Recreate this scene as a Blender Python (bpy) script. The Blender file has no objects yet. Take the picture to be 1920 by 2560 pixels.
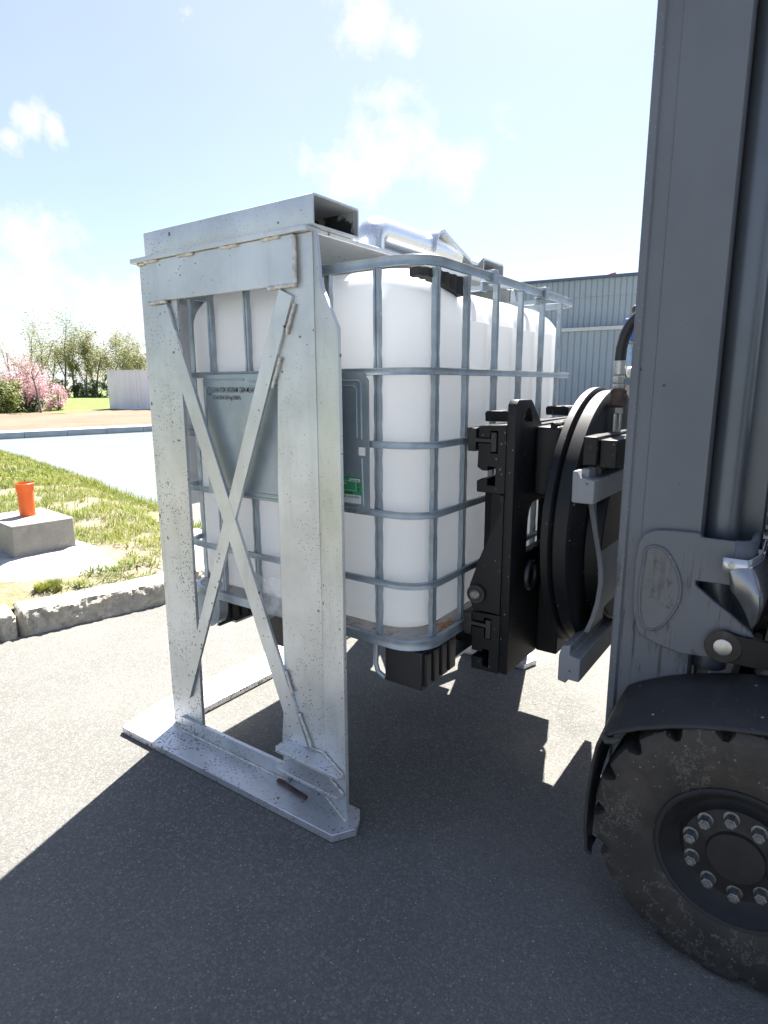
import bpy, bmesh, math, random
from mathutils import Vector, Matrix, noise as mnoise
R = math.radians
random.seed(7)
S = bpy.context.scene
COL = S.collection

# ------------------------------------------------------------------ camera
cam_d = bpy.data.cameras.new('camera')
cam = bpy.data.objects.new('camera', cam_d)
COL.objects.link(cam)
cam_d.sensor_fit = 'VERTICAL'
cam_d.sensor_height = 36.0
cam_d.lens = 1552.26 / 2560 * 36.0
cam_d.clip_start = 0.05
cam_d.clip_end = 3000
r_, u_, f_ = Vector((.5756, -.8178, -.0042)), Vector((.1651, .1111, .9800)), Vector((.8009, .5647, -.1989))
m_ = Matrix((r_, u_, -f_)).transposed().to_4x4()
m_.translation = (-1.3088, -.8030, 1.2481)
cam.matrix_world = m_
S.camera = cam

# ------------------------------------------------------------------ sky
SUN_AZ, SUN_EL = R(18), R(56)
SUN = Vector((math.cos(SUN_AZ) * math.cos(SUN_EL), math.sin(SUN_AZ) * math.cos(SUN_EL), math.sin(SUN_EL)))


def nd(t, typ, **kw):
    n = t.nodes.new(typ)
    for k, v in kw.items():
        if k.startswith('i_'):
            key = k[2:]
            key = int(key) if key.isdigit() else key.replace('_', ' ')
            n.inputs[key].default_value = v
        else:
            setattr(n, k, v)
    return n


def mth(t, op, a, b=None, c=None, clamp=False):
    n = t.nodes.new('ShaderNodeMath')
    n.operation = op
    n.use_clamp = clamp
    for i, v in enumerate((a, b, c)):
        if v is None:
            continue
        if isinstance(v, (int, float)):
            n.inputs[i].default_value = v
        else:
            t.links.new(v, n.inputs[i])
    return n.outputs[0]


def mixc(t, fac, a, b, blend='MIX'):
    n = t.nodes.new('ShaderNodeMix')
    n.data_type = 'RGBA'
    n.blend_type = blend
    for i, v in ((0, fac), (6, a), (7, b)):
        if isinstance(v, (int, float)):
            n.inputs[i].default_value = v
        elif isinstance(v, (tuple, list)):
            n.inputs[i].default_value = (*v[:3], 1)
        else:
            t.links.new(v, n.inputs[i])
    return n.outputs[2]


def smooth(t, v, lo, hi):
    n = t.nodes.new('ShaderNodeMapRange')
    n.interpolation_type = 'SMOOTHSTEP'
    t.links.new(v, n.inputs[0])
    n.inputs[1].default_value = lo
    n.inputs[2].default_value = hi
    return n.outputs[0]


W = bpy.data.worlds.new('World')
S.world = W
W.use_nodes = True
wt = W.node_tree
wt.nodes.clear()
sky = nd(wt, 'ShaderNodeTexSky', sky_type='NISHITA', sun_disc=False, sun_elevation=SUN_EL,
         sun_rotation=math.pi / 2 - SUN_AZ, air_density=1.0, dust_density=1.0, ozone_density=2.2, altitude=80)
tcw = nd(wt, 'ShaderNodeTexCoord')
nz1 = nd(wt, 'ShaderNodeTexNoise', i_Scale=7.0, i_Detail=7.0, i_Roughness=.62)
wt.links.new(tcw.outputs['Generated'], nz1.inputs['Vector'])
nz2 = nd(wt, 'ShaderNodeTexNoise', i_Scale=1.6, i_Detail=4.0, i_Roughness=.5)
wt.links.new(tcw.outputs['Generated'], nz2.inputs['Vector'])
cl = None
for d, rad in (((.7163, .530, .454), .075), ((.752, .500, .441), .05),
               ((.7857, .5351, .3105), .13), ((.8068, .4878, .3333), .10), ((.832, .479, .290), .085),
               ((.745, .600, .300), .07), ((.4328, .841, .3247), .042), ((.462, .826, .315), .026), ((.4208, .8565, .2988), .03),
               ((.40, .905, .07), .20), ((.53, .835, .10), .13), ((.569, .691, .445), .022), ((-.5, -.6, .45), .16), ((.1, -.95, .2), .2)):
    v = nd(wt, 'ShaderNodeVectorMath', operation='DISTANCE')
    wt.links.new(tcw.outputs['Generated'], v.inputs[0])
    v.inputs[1].default_value = Vector(d).normalized()
    s = mth(wt, 'SUBTRACT', 1.0, mth(wt, 'DIVIDE', v.outputs['Value'], rad))
    cl = s if cl is None else mth(wt, 'MAXIMUM', cl, s)
cl = mth(wt, 'MAXIMUM', cl, -1.0)
cm = mth(wt, 'ADD', mth(wt, 'MULTIPLY', cl, .55), mth(wt, 'MULTIPLY', mth(wt, 'SUBTRACT', nz1.outputs[0], .5), 2.3))
cmask = smooth(wt, cm, .02, .58)
veil = mth(wt, 'MULTIPLY', smooth(wt, nz2.outputs[0], .35, .75), .16)
mask = mth(wt, 'MAXIMUM', cmask, mth(wt, 'ADD', veil, .12))
skyc = mixc(wt, mask, mixc(wt, 1.0, sky.outputs[0], (.90, .865, .91), 'MULTIPLY'), (4.7, 4.8, 4.95))
bg = nd(wt, 'ShaderNodeBackground', i_Strength=.05)
wt.links.new(skyc, bg.inputs[0])
wo = nd(wt, 'ShaderNodeOutputWorld')
wt.links.new(bg.outputs[0], wo.inputs[0])

sl = bpy.data.lights.new('sun', 'SUN')
sl.energy = 5.0
sl.angle = R(.53)
sl.color = (1, .96, .89)
so = bpy.data.objects.new('sun', sl)
COL.objects.link(so)
so.rotation_euler = SUN.to_track_quat('Z', 'Y').to_euler()
so.location = (20, 8, 30)

vs = S.view_settings
S.display_settings.display_device = 'sRGB'
vs.view_transform = 'Standard'
vs.look = 'None'
vs.exposure = 2.22
vs.gamma = 1
vs.use_curve_mapping = False
S.cycles.use_denoising = True
S.cycles.max_bounces = 12
S.cycles.transmission_bounces = 12
S.cycles.diffuse_bounces = 5
S.cycles.sample_clamp_indirect = 8


# ------------------------------------------------------------------ materials
def new_mat(name):
    m = bpy.data.materials.new(name)
    m.use_nodes = True
    t = m.node_tree
    p = t.nodes['Principled BSDF']
    tc = nd(t, 'ShaderNodeTexCoord')
    return m, t, p, tc.outputs['Object']


def noise_(t, vec, scale, detail=4.0, rough=.55, stretch=None):
    if stretch:
        mp = nd(t, 'ShaderNodeMapping')
        mp.inputs['Scale'].default_value = stretch
        t.links.new(vec, mp.inputs['Vector'])
        vec = mp.outputs[0]
    n = nd(t, 'ShaderNodeTexNoise', i_Scale=scale, i_Detail=detail, i_Roughness=rough)
    t.links.new(vec, n.inputs['Vector'])
    return n.outputs[0]


def voro(t, vec, scale):
    n = nd(t, 'ShaderNodeTexVoronoi', i_Scale=scale)
    t.links.new(vec, n.inputs['Vector'])
    return n.outputs['Distance'], n.outputs['Color']


def sep_r(t, col):
    n = nd(t, 'ShaderNodeSeparateColor')
    t.links.new(col, n.inputs[0])
    return n.outputs[0]


def specks(t, vec, scale, size, keep, warp=.0):
    """mask of small irregular spots, sizes varied by cell"""
    d, c = voro(t, vec, scale)
    rnd = sep_r(t, c)
    d2 = mth(t, 'ADD', d, mth(t, 'MULTIPLY', mth(t, 'SUBTRACT', noise_(t, vec, scale * 2.3, 4, .7), .5), .55))
    thr = mth(t, 'MULTIPLY', mth(t, 'MULTIPLY', rnd, rnd), size)
    return mth(t, 'MULTIPLY', mth(t, 'LESS_THAN', d2, thr), mth(t, 'GREATER_THAN', rnd, keep))


def bump(t, p, h, strength, dist):
    b = nd(t, 'ShaderNodeBump', i_Strength=strength, i_Distance=dist)
    t.links.new(h, b.inputs['Height'])
    t.links.new(b.outputs[0], p.inputs['Normal'])


def sc(c, k):
    return tuple(min(1, max(0, x * k)) for x in c)


def simple(name, col, rough=.5, metal=0.0, var=.18, vs_=9, bmp=.0, bs=90, bd=.002, spots=None, stretch=None, spec=.5, dirt=None, rvar=.12, drip=False):
    m, t, p, v = new_mat(name)
    n = noise_(t, v, vs_, 5, .6, stretch)
    c = mixc(t, smooth(t, n, .25, .75), sc(col, 1 - var), sc(col, 1 + var))
    if dirt:
        dcol, dscale, lo, hi = dirt
        dn = noise_(t, v, dscale, 6, .65)
        c = mixc(t, smooth(t, dn, lo, hi), c, dcol)
    if drip:
        sx = nd(t, 'ShaderNodeSeparateXYZ')
        t.links.new(v, sx.inputs[0])
        low = smooth(t, sx.outputs[2], .95, .72)
        dn = noise_(t, v, 1.0, 5, .65, (90, 90, 5.5))
        dm = mth(t, 'MULTIPLY', mth(t, 'MULTIPLY', smooth(t, dn, .54, .60), smooth(t, noise_(t, v, 9, 3, .5), .42, .54)), mth(t, 'MULTIPLY', low, .8))
        c = mixc(t, mth(t, 'MULTIPLY', dm, .85), c, (.028, .027, .026))
        sc_ = noise_(t, v, 1.0, 4, .6, (8, 8, 140))
        c = mixc(t, mth(t, 'MULTIPLY', smooth(t, sc_, .72, .76), .07), c, (.3, .3, .3))
    for (s_, size, keep, scol) in (spots or []):
        c = mixc(t, specks(t, v, s_, size, keep), c, scol)
    t.links.new(c, p.inputs['Base Color'])
    p.inputs['Metallic'].default_value = metal
    p.inputs['Specular IOR Level'].default_value = spec
    rn = mth(t, 'ADD', rough - rvar / 2, mth(t, 'MULTIPLY', n, rvar))
    t.links.new(rn, p.inputs['Roughness'])
    if bmp:
        bump(t, p, noise_(t, v, bs, 4, .6), bmp, bd)
    return m


def alu_mat(name, amount=1.0, col=(.60, .625, .63)):
    m, t, p, v = new_mat(name)
    big = noise_(t, v, 3.2, 4, .6)
    st = noise_(t, v, 1.0, 5, .6, (26, 26, 1.6))
    c = mixc(t, smooth(t, big, .3, .7), sc(col, .80), sc(col, 1.10))
    c = mixc(t, mth(t, 'MULTIPLY', smooth(t, st, .5, .78), .35), c, sc(col, .62))
    smear = noise_(t, v, 9, 6, .7)
    c = mixc(t, mth(t, 'MULTIPLY', smooth(t, smear, .66, .78), .4), c, (.36, .37, .33))
    dens = smooth(t, noise_(t, v, 4.0, 3, .5), .38, .6)
    sx = nd(t, 'ShaderNodeSeparateXYZ')
    t.links.new(v, sx.inputs[0])
    low = mth(t, 'ADD', .55, mth(t, 'MULTIPLY', smooth(t, sx.outputs[2], 1.5, .2), .45))
    far = mth(t, 'ADD', .62, mth(t, 'MULTIPLY', smooth(t, sx.outputs[1], .5, .95), .38))
    am = mth(t, 'MULTIPLY', low, far)
    k1 = mth(t, 'MULTIPLY', specks(t, v, 60, mth(t, 'MULTIPLY', am, .33 * amount), .10), dens)
    k2 = mth(t, 'MULTIPLY', specks(t, v, 150, mth(t, 'MULTIPLY', am, .52 * amount), .08), smooth(t, noise_(t, v, 5.5, 3, .6), .40, .52))
    k3 = specks(t, v, 24, mth(t, 'MULTIPLY', far, .15 * amount), .5)
    k = mth(t, 'MAXIMUM', mth(t, 'MAXIMUM', k1, k2), k3)
    c = mixc(t, mth(t, 'MULTIPLY', k, .85), c, (.03, .023, .025))
    t.links.new(c, p.inputs['Base Color'])
    t.links.new(mth(t, 'MULTIPLY', mth(t, 'SUBTRACT', 1.0, k), .62), p.inputs['Metallic'])
    t.links.new(mth(t, 'ADD', .30, mth(t, 'MULTIPLY', big, .22)), p.inputs['Roughness'])
    bump(t, p, noise_(t, v, 240, 3, .6), .12, .0006)
    return m


M = {}
M['alu'] = alu_mat('mill aluminium')
M['alu_base'] = alu_mat('spattered aluminium plate', 1.28, (.62, .63, .65))
M['alu_clean'] = simple('clean aluminium', (.66, .68, .70), .36, .75, .08, 6, .08, 200, .0005)
M['alu_pipe'] = simple('bent aluminium pipe', (.78, .79, .80), .28, .9, .05, 6)
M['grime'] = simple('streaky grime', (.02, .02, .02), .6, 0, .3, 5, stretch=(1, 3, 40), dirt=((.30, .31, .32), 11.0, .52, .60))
M['weld'] = simple('weld bead', (.60, .575, .53), .55, .4, .3, 60, .8, 130, .004)
M['galv'] = simple('galvanised steel', (.33, .385, .43), .42, .55, .22, 14, .1, 120, .001,
                   dirt=((.52, .57, .61), 34, .60, .80))
M['galv_plate'] = simple('galvanised sheet', (.31, .365, .395), .38, .5, .16, 7, .06, 60, .001, dirt=((.47, .50, .50), 9, .55, .8))
M['black'] = simple('black paint', (.0085, .009, .0105), .46, 0, .35, 7, .12, 140, .001,
                    spots=[(70, .16, .90, (.15, .15, .14))], dirt=((.018, .018, .016), 5, .55, .85), spec=.3)
M['black_worn'] = simple('worn black steel', (.03, .029, .026), .45, .3, .4, 18, .2, 120, .001, dirt=((.13, .12, .10), 16, .55, .8))
M['plastic'] = simple('black plastic', (.013, .014, .016), .5, 0, .3, 8, .08, 80, .001)
M['mudguard'] = simple('scuffed mudguard', (.024, .024, .026), .64, 0, .35, 6, .25, 50, .003, spots=[(42, .16, .84, (.30, .31, .31)), (110, .2, .8, (.10, .10, .09))], dirt=((.05, .044, .036), 9, .50, .72))
M['rubber'] = simple('rubber', (.014, .014, .015), .6, 0, .3, 30, .15, 120, .001)
M['paint'] = simple('grey mast paint', (.121, .132, .149), .46, 0, .10, 3, .05, 220, .0005,
                    spots=[(26, .14, .80, (.035, .035, .035)), (120, .2, .86, (.25, .26, .26))], spec=.45, drip=True)
M['paint_oily'] = simple('oily grey paint', (.105, .112, .125), .40, 0, .15, 8, .2, 60, .002,
                         dirt=((.04, .037, .033), 30, .56, .70), spec=.55, drip=True)
M['hook'] = simple('light grey casting', (.21, .22, .235), .5, 0, .14, 8, .25, 150, .001, spots=[(45, .25, .75, (.09, .09, .09))])
M['steel_dark'] = simple('dark cylinder steel', (.115, .130, .150), .36, .45, .12, 4, dirt=((.06, .06, .06), 6, .6, .8))
M['zinc'] = simple('bright zinc', (.50, .50, .485), .36, .8, .15, 30, .1, 90, .001, dirt=((.30, .28, .25), 80, .55, .7))
M['zinc_dull'] = simple('dull zinc nuts', (.21, .215, .21), .42, .7, .3, 60, .2, 120, .001, dirt=((.16, .10, .07), 70, .58, .72))
M['rusty'] = simple('rusty brown steel', (.095, .068, .055), .8, .2, .4, 40, .5, 160, .002)
M['chrome'] = simple('satin sheet', (.36, .37, .39), .34, .9, .2, 5, .1, 9, .01, dirt=((.20, .17, .14), 6, .56, .74))
M['hose'] = simple('black hose', (.018, .018, .022), .38, 0, .2, 20)
M['orange'] = simple('orange pipe', (.80, .135, .018), .42, 0, .10, 12, dirt=((.70, .38, .25), 22, .66, .82))
M['concrete'] = simple('cast concrete', (.30, .28, .245), .85, 0, .16, 5, .5, 70, .004,
                       spots=[(70, .22, .65, (.15, .14, .12))], dirt=((.36, .335, .29), 11, .5, .75))
M['grit'] = simple('pale grit', (.27, .265, .25), .9, 0, .3, 60)
M['mortar'] = simple('pale mortar', (.36, .355, .35), .9, 0, .10, 12, .6, 90, .006)
M['kerb'] = simple('granite kerb', (.36, .335, .285), .9, 0, .22, 16, 1.0, 55, .014)
M['farkerb'] = simple('new concrete kerb', (.32, .37, .41), .8, 0, .12, 3, .2, 40, .004)
M['wallc'] = simple('grey wall panel', (.76, .80, .84), .7, 0, .10, 1.0, .1, 30, .004, stretch=(3.0, 3.0, .25),
                    dirt=((.62, .66, .71), 1.3, .5, .8))
M['bark'] = simple('bark', (.17, .15, .13), .9, 0, .35, 6, .5, 30, .02)
M['white'] = simple('white enamel', (.80, .80, .79), .35, 0, .04, 8)
M['red'] = simple('red paint', (.65, .05, .05), .5, 0, .1, 5)
M['skin'] = simple('skin', (.48, .29, .21), .55, 0, .08, 20)
M['hair'] = simple('brown hair', (.055, .036, .028), .6, 0, .3, 60)
M['jacket'] = simple('blue jacket', (.035, .10, .34), .8, 0, .2, 12, .3, 25, .01)
M['jeans'] = simple('pale blue jeans', (.24, .38, .52), .85, 0, .15, 14)
M['shoe'] = simple('dark shoe', (.03, .03, .03), .6)
M['ink'] = simple('black ink', (.02, .025, .028), .6, var=.1)
M['green_label'] = simple('green sticker', (.045, .30, .13), .45, 0, .06, 20)
M['paper'] = simple('white sticker', (.72, .74, .73), .5, 0, .04, 20)
M['seat'] = simple('black seat vinyl', (.02, .02, .022), .5)
M['body'] = simple('forklift body paint', (.05, .054, .06), .4, 0, .06, 4)


def hdpe():
    m, t, p, v = new_mat('translucent white plastic')
    n = noise_(t, v, 5, 4, .55)
    sm = noise_(t, v, 2.0, 5, .65, (3, 3, 9))
    c = mixc(t, smooth(t, n, .3, .7), (.84, .84, .835), (.89, .89, .885))
    c = mixc(t, mth(t, 'MULTIPLY', smooth(t, sm, .66, .80), .25), c, (.66, .65, .62))
    t.links.new(c, p.inputs['Base Color'])
    p.inputs['Roughness'].default_value = .32
    p.inputs['Specular IOR Level'].default_value = .45
    tr = nd(t, 'ShaderNodeBsdfTranslucent')
    tr.inputs[0].default_value = (.91, .93, .955, 1)
    mx = nd(t, 'ShaderNodeMixShader', i_0=.5)
    t.links.new(p.outputs[0], mx.inputs[1])
    t.links.new(tr.outputs[0], mx.inputs[2])
    t.links.new(mx.outputs[0], t.nodes['Material Output'].inputs[0])
    bump(t, p, noise_(t, v, 9, 3, .5), .06, .01)
    return m


M['hdpe'] = hdpe()


def film():
    m, t, p, v = new_mat('clear plastic film')
    tr = nd(t, 'ShaderNodeBsdfTransparent')
    mx = nd(t, 'ShaderNodeMixShader', i_0=.42)
    p.inputs['Base Color'].default_value = (.85, .87, .88, 1)
    p.inputs['Roughness'].default_value = .18
    t.links.new(tr.outputs[0], mx.inputs[1])
    t.links.new(p.outputs[0], mx.inputs[2])
    t.links.new(mx.outputs[0], t.nodes['Material Output'].inputs[0])
    bump(t, p, noise_(t, v, 30, 4, .6), .8, .02)
    return m


M['film'] = film()


def tray_mat():
    m, t, p, v = new_mat('steel pallet tray')
    n = noise_(t, v, 8, 5, .6)
    c = mixc(t, smooth(t, n, .3, .7), (.36, .35, .33), (.47, .45, .42))
    r = noise_(t, v, 15, 6, .7)
    c = mixc(t, smooth(t, r, .55, .66), c, (.34, .125, .03))
    c = mixc(t, smooth(t, noise_(t, v, 26, 5, .7), .60, .72), c, (.12, .055, .02))
    t.links.new(c, p.inputs['Base Color'])
    p.inputs['Roughness'].default_value = .7
    p.inputs['Metallic'].default_value = .15
    return m


M['tray'] = tray_mat()


def tyre_mat():
    m, t, p, v = new_mat('muddy tyre rubber')
    n = noise_(t, v, 12, 6, .65)
    c = mixc(t, smooth(t, n, .35, .7), (.022, .020, .018), (.044, .038, .033))
    # cement splashes: thin branching streaks plus some blots
    a = noise_(t, v, 7.5, 7, .72)
    ridge = mth(t, 'ABSOLUTE', mth(t, 'SUBTRACT', a, .5))
    area = smooth(t, noise_(t, v, 5.0, 2, .5), .52, .62)
    st = mth(t, 'MULTIPLY', mth(t, 'LESS_THAN', ridge, .007), smooth(t, noise_(t, v, 5.0, 2, .5), .48, .56))
    blot = mth(t, 'MULTIPLY', smooth(t, noise_(t, v, 9, 6, .7), .64, .67), area)
    k = mth(t, 'MAXIMUM', st, blot)
    c = mixc(t, mth(t, 'MULTIPLY', k, .7), c, (.12, .122, .112))
    c = mixc(t, specks(t, v, 90, .2, .8), c, (.13, .13, .13))
    t.links.new(c, p.inputs['Base Color'])
    p.inputs['Roughness'].default_value = .62
    bump(t, p, noise_(t, v, 60, 5, .65), .35, .003)
    return m


M['tyre'] = tyre_mat()


def asphalt(name, base, agg, warm, white_keep=.90, gscale=170, bstr=.75, rough=.82, big=.6):
    m, t, p, v = new_mat(name)
    lo = noise_(t, v, big, 5, .6)
    c = mixc(t, smooth(t, lo, .3, .7), sc(base, .76), sc(base, 1.16))
    stn = noise_(t, v, 1.7, 6, .6)
    c = mixc(t, mth(t, 'MULTIPLY', smooth(t, stn, .60, .74), .38), c, sc(base, .42))
    c = mixc(t, smooth(t, noise_(t, v, 2.6, 6, .7), .52, .72), c, warm)
    d, cc = voro(t, v, gscale)
    rnd = sep_r(t, cc)
    c = mixc(t, mth(t, 'MULTIPLY', mth(t, 'POWER', rnd, 3.0), .7), c, agg)
    c = mixc(t, mth(t, 'MULTIPLY', smooth(t, d, .35, .75), .30), c, sc(base, .5))
    c = mixc(t, mth(t, 'MULTIPLY', specks(t, v, gscale * .38, .42, .55), .5), c, agg)
    c = mixc(t, specks(t, v, gscale * .8, .26, white_keep), c, (.42, .42, .41))
    t.links.new(c, p.inputs['Base Color'])
    p.inputs['Roughness'].default_value = rough
    p.inputs['Specular IOR Level'].default_value = .12
    c = mixc(t, mth(t, 'MULTIPLY', smooth(t, noise_(t, v, gscale * 1.9, 3, .7), .42, .66), .45), c, sc(base, .55))
    t.links.new(c, p.inputs['Base Color'])
    h = mth(t, 'ADD', mth(t, 'MULTIPLY', mth(t, 'SUBTRACT', 1.0, d), .45), noise_(t, v, gscale * 1.2, 5, .7))
    bump(t, p, h, bstr, .004)
    return m


M['asphalt'] = asphalt('worn asphalt', (.160, .157, .147), (.25, .24, .22), (.188, .18, .163))
M['asphalt_new'] = asphalt('pale road surface', (.152, .172, .176), (.20, .207, .207), (.156, .176, .180), .95, 160, .35, .6, .12)


def soil_mat():
    m, t, p, v = new_mat('bare soil')
    n = noise_(t, v, .6, 7, .65, (.5, 1.0, 1.0))
    c = mixc(t, smooth(t, n, .3, .7), (.135, .083, .053), (.178, .115, .077))
    c = mixc(t, smooth(t, noise_(t, v, 3.0, 6, .7, (.3, 1, 1)), .62, .74), c, (.10, .062, .038))
    t.links.new(c, p.inputs['Base Color'])
    p.inputs['Roughness'].default_value = .95
    bump(t, p, noise_(t, v, 2.5, 6, .65), .8, .08)
    return m


M['soil'] = soil_mat()


def turf_mat(name, g1, g2, bare, lo=.5, hi=.66, scale=1.3):
    m, t, p, v = new_mat(name)
    n = noise_(t, v, 3.0, 5, .6)
    c = mixc(t, smooth(t, n, .3, .7), g1, g2)
    c = mixc(t, smooth(t, noise_(t, v, scale, 5, .65), lo, hi), c, bare)
    c = mixc(t, smooth(t, noise_(t, v, 40, 4, .7), .45, .7), c, sc(bare, .8))
    t.links.new(c, p.inputs['Base Color'])
    p.inputs['Roughness'].default_value = .95
    bump(t, p, noise_(t, v, 35, 5, .7), .9, .02)
    return m


M['turf'] = turf_mat('sandy turf soil', (.10, .12, .03), (.16, .16, .055), (.235, .20, .145), .42, .56)
M['bank'] = turf_mat('mown bank', (.075, .135, .016), (.125, .185, .03), (.15, .18, .04), .6, .8, .5)
M['field'] = turf_mat('far meadow', (.09, .14, .03), (.14, .18, .05), (.16, .17, .07), .6, .8, .1)


def leaf_mat(name, c1, c2, c3, transl=.35):
    m, t, p, v = new_mat(name)
    n = noise_(t, v, 1.1, 3, .6)
    c = mixc(t, smooth(t, n, .35, .65), c1, c2)
    c = mixc(t, smooth(t, noise_(t, v, 23, 2, .5), .55, .7), c, c3)
    t.links.new(c, p.inputs['Base Color'])
    p.inputs['Roughness'].default_value = .6
    tr = nd(t, 'ShaderNodeBsdfTranslucent')
    t.links.new(c, tr.inputs[0])
    mx = nd(t, 'ShaderNodeMixShader', i_0=transl)
    t.links.new(p.outputs[0], mx.inputs[1])
    t.links.new(tr.outputs[0], mx.inputs[2])
    t.links.new(mx.outputs[0], t.nodes['Material Output'].inputs[0])
    return m


M['grass'] = leaf_mat('grass blades', (.135, .185, .026), (.22, .245, .046), (.34, .30, .12), .45)
M['leaf'] = leaf_mat('spring leaves', (.235, .265, .085), (.34, .335, .13), (.37, .33, .17), .55)
M['leaf_dark'] = leaf_mat('ivy leaves', (.045, .075, .025), (.075, .11, .035), (.11, .15, .05), .25)
M['leaf_mid'] = leaf_mat('shrub leaves', (.12, .18, .02), (.20, .24, .04), (.26, .28, .07), .4)
M['blossom'] = leaf_mat('pink blossom', (.55, .32, .37), (.66, .45, .49), (.52, .35, .29), .45)


def cladding():
    m, t, p, v = new_mat('ribbed cladding')
    n = noise_(t, v, .5, 4, .6)
    c = mixc(t, smooth(t, n, .3, .7), (.285, .335, .375), (.325, .375, .415))
    c = mixc(t, mth(t, 'MULTIPLY', smooth(t, noise_(t, v, 1.2, 5, .6, (1, 1, .15)), .55, .8), .3), c, (.40, .47, .52))
    t.links.new(c, p.inputs['Base Color'])
    p.inputs['Roughness'].default_value = .5
    p.inputs['Metallic'].default_value = .1
    return m


M['clad'] = cladding()
M['trim'] = simple('dark roof trim', (.08, .11, .17), .5, 0, .1, 2)
M['capping'] = simple('pale capping', (.52, .54, .53), .5, 0, .08, 2)


# ------------------------------------------------------------------ builders
class MB:
    def __init__(self):
        self.v, self.f = [], []

    def add(self, vs, fs):
        o = len(self.v)
        self.v += [tuple(p) for p in vs]
        self.f += [[i + o for i in f] for f in fs]
        return self

    def box(self, x0, x1, y0, y1, z0, z1):
        return self.prism('z', [(x0, y0), (x1, y0), (x1, y1), (x0, y1)], z0, z1)

    def prism(self, axis, poly, a0, a1):
        n = len(poly)
        if axis == 'x':
            g = lambda p, a: (a, p[0], p[1])
        elif axis == 'y':
            g = lambda p, a: (p[0], a, p[1])
        else:
            g = lambda p, a: (p[0], p[1], a)
        vs = [g(p, a0) for p in poly] + [g(p, a1) for p in poly]
        fs = [list(range(n))[::-1], list(range(n, 2 * n))] + [[i, (i + 1) % n, n + (i + 1) % n, n + i] for i in range(n)]
        return self.add(vs, fs)

    def tube(self, pts, rad, n=12, caps=True, sq=None, up=None):
        """sweep; rad number or list; sq=(half_w, half_h) gives a rectangular section"""
        pts = [Vector(p) for p in pts]
        k = len(pts)
        rs = rad if isinstance(rad, (list, tuple)) else [rad] * k
        vs, fs = [], []
        prev = None
        for i, p in enumerate(pts):
            d = (pts[min(i + 1, k - 1)] - pts[max(i - 1, 0)]).normalized()
            if prev is None:
                a = Vector(up) if up else (Vector((0, 0, 1)) if abs(d.z) < .9 else Vector((1, 0, 0)))
            else:
                a = prev
            s = d.cross(a).normalized()
            a = s.cross(d).normalized()
            prev = a
            if sq:
                for (cx, cy) in ((-1, -1), (1, -1), (1, 1), (-1, 1)):
                    vs.append(p + s * cx * sq[0] * rs[i] + a * cy * sq[1] * rs[i])
            else:
                for j in range(n):
                    t = 2 * math.pi * j / n
                    vs.append(p + (s * math.cos(t) + a * math.sin(t)) * rs[i])
        m = 4 if sq else n
        for i in range(k - 1):
            for j in range(m):
                fs.append([i * m + j, i * m + (j + 1) % m, (i + 1) * m + (j + 1) % m, (i + 1) * m + j])
        if caps:
            fs.append(list(range(m))[::-1])
            fs.append([(k - 1) * m + j for j in range(m)])
        return self.add(vs, fs)

    def cyl(self, p0, p1, r0, r1=None, n=24):
        return self.tube([p0, p1], [r0, r0 if r1 is None else r1], n)

    def lathe(self, prof, org, axis, n=48, close=False, mod=None, caps=True):
        """prof = [(along, radius)], axis 'x','y','z'"""
        org = Vector(org)
        vs, fs = [], []
        for j in range(n):
            t = 2 * math.pi * j / n
            for (a, r) in prof:
                if mod:
                    a, r = mod(a, r, t, j)
                c, s = r * math.cos(t), r * math.sin(t)
                vs.append(org + Vector({'x': (a, c, s), 'y': (c, a, s), 'z': (c, s, a)}[axis]))
        k = len(prof)
        for j in range(n):
            j2 = (j + 1) % n
            for i in range(k if close else k - 1):
                i2 = (i + 1) % k
                fs.append([j * k + i, j2 * k + i, j2 * k + i2, j * k + i2])
        if not close and caps:
            if prof[0][1] > 1e-6:
                fs.append([j * k for j in range(n)])
            if prof[-1][1] > 1e-6:
                fs.append([j * k + k - 1 for j in range(n)])
        return self.add(vs, fs)

    def grid(self, rows):
        n = len(rows[0])
        vs = [p for r in rows for p in r]
        fs = [[i * n + j, i * n + j + 1, (i + 1) * n + j + 1, (i + 1) * n + j] for i in range(len(rows) - 1) for j in range(n - 1)]
        return self.add(vs, fs)

    def build(self, name, mat, parent=None, bevel=0.0, smooth_a=35, seg=2, solid=0.0, merge=True):
        me = bpy.data.meshes.new(name)
        me.from_pydata(self.v, [], self.f)
        if merge:
            bm = bmesh.new()
            bm.from_mesh(me)
            bmesh.ops.remove_doubles(bm, verts=bm.verts, dist=1e-6)
            bmesh.ops.recalc_face_normals(bm, faces=bm.faces)
            bm.to_mesh(me)
            bm.free()
        me.materials.append(M[mat] if isinstance(mat, str) else mat)
        o = bpy.data.objects.new(name, me)
        COL.objects.link(o)
        if parent is not None:
            attach(o, parent)
        if solid:
            s = o.modifiers.new('solid', 'SOLIDIFY')
            s.thickness = solid
            s.offset = 0
        if bevel:
            b = o.modifiers.new('bevel', 'BEVEL')
            b.width = bevel
            b.segments = seg
            b.limit_method = 'ANGLE'
            b.angle_limit = R(40)
        if smooth_a:
            me.shade_smooth()
            me.set_sharp_from_angle(angle=R(smooth_a))
        return o


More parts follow.
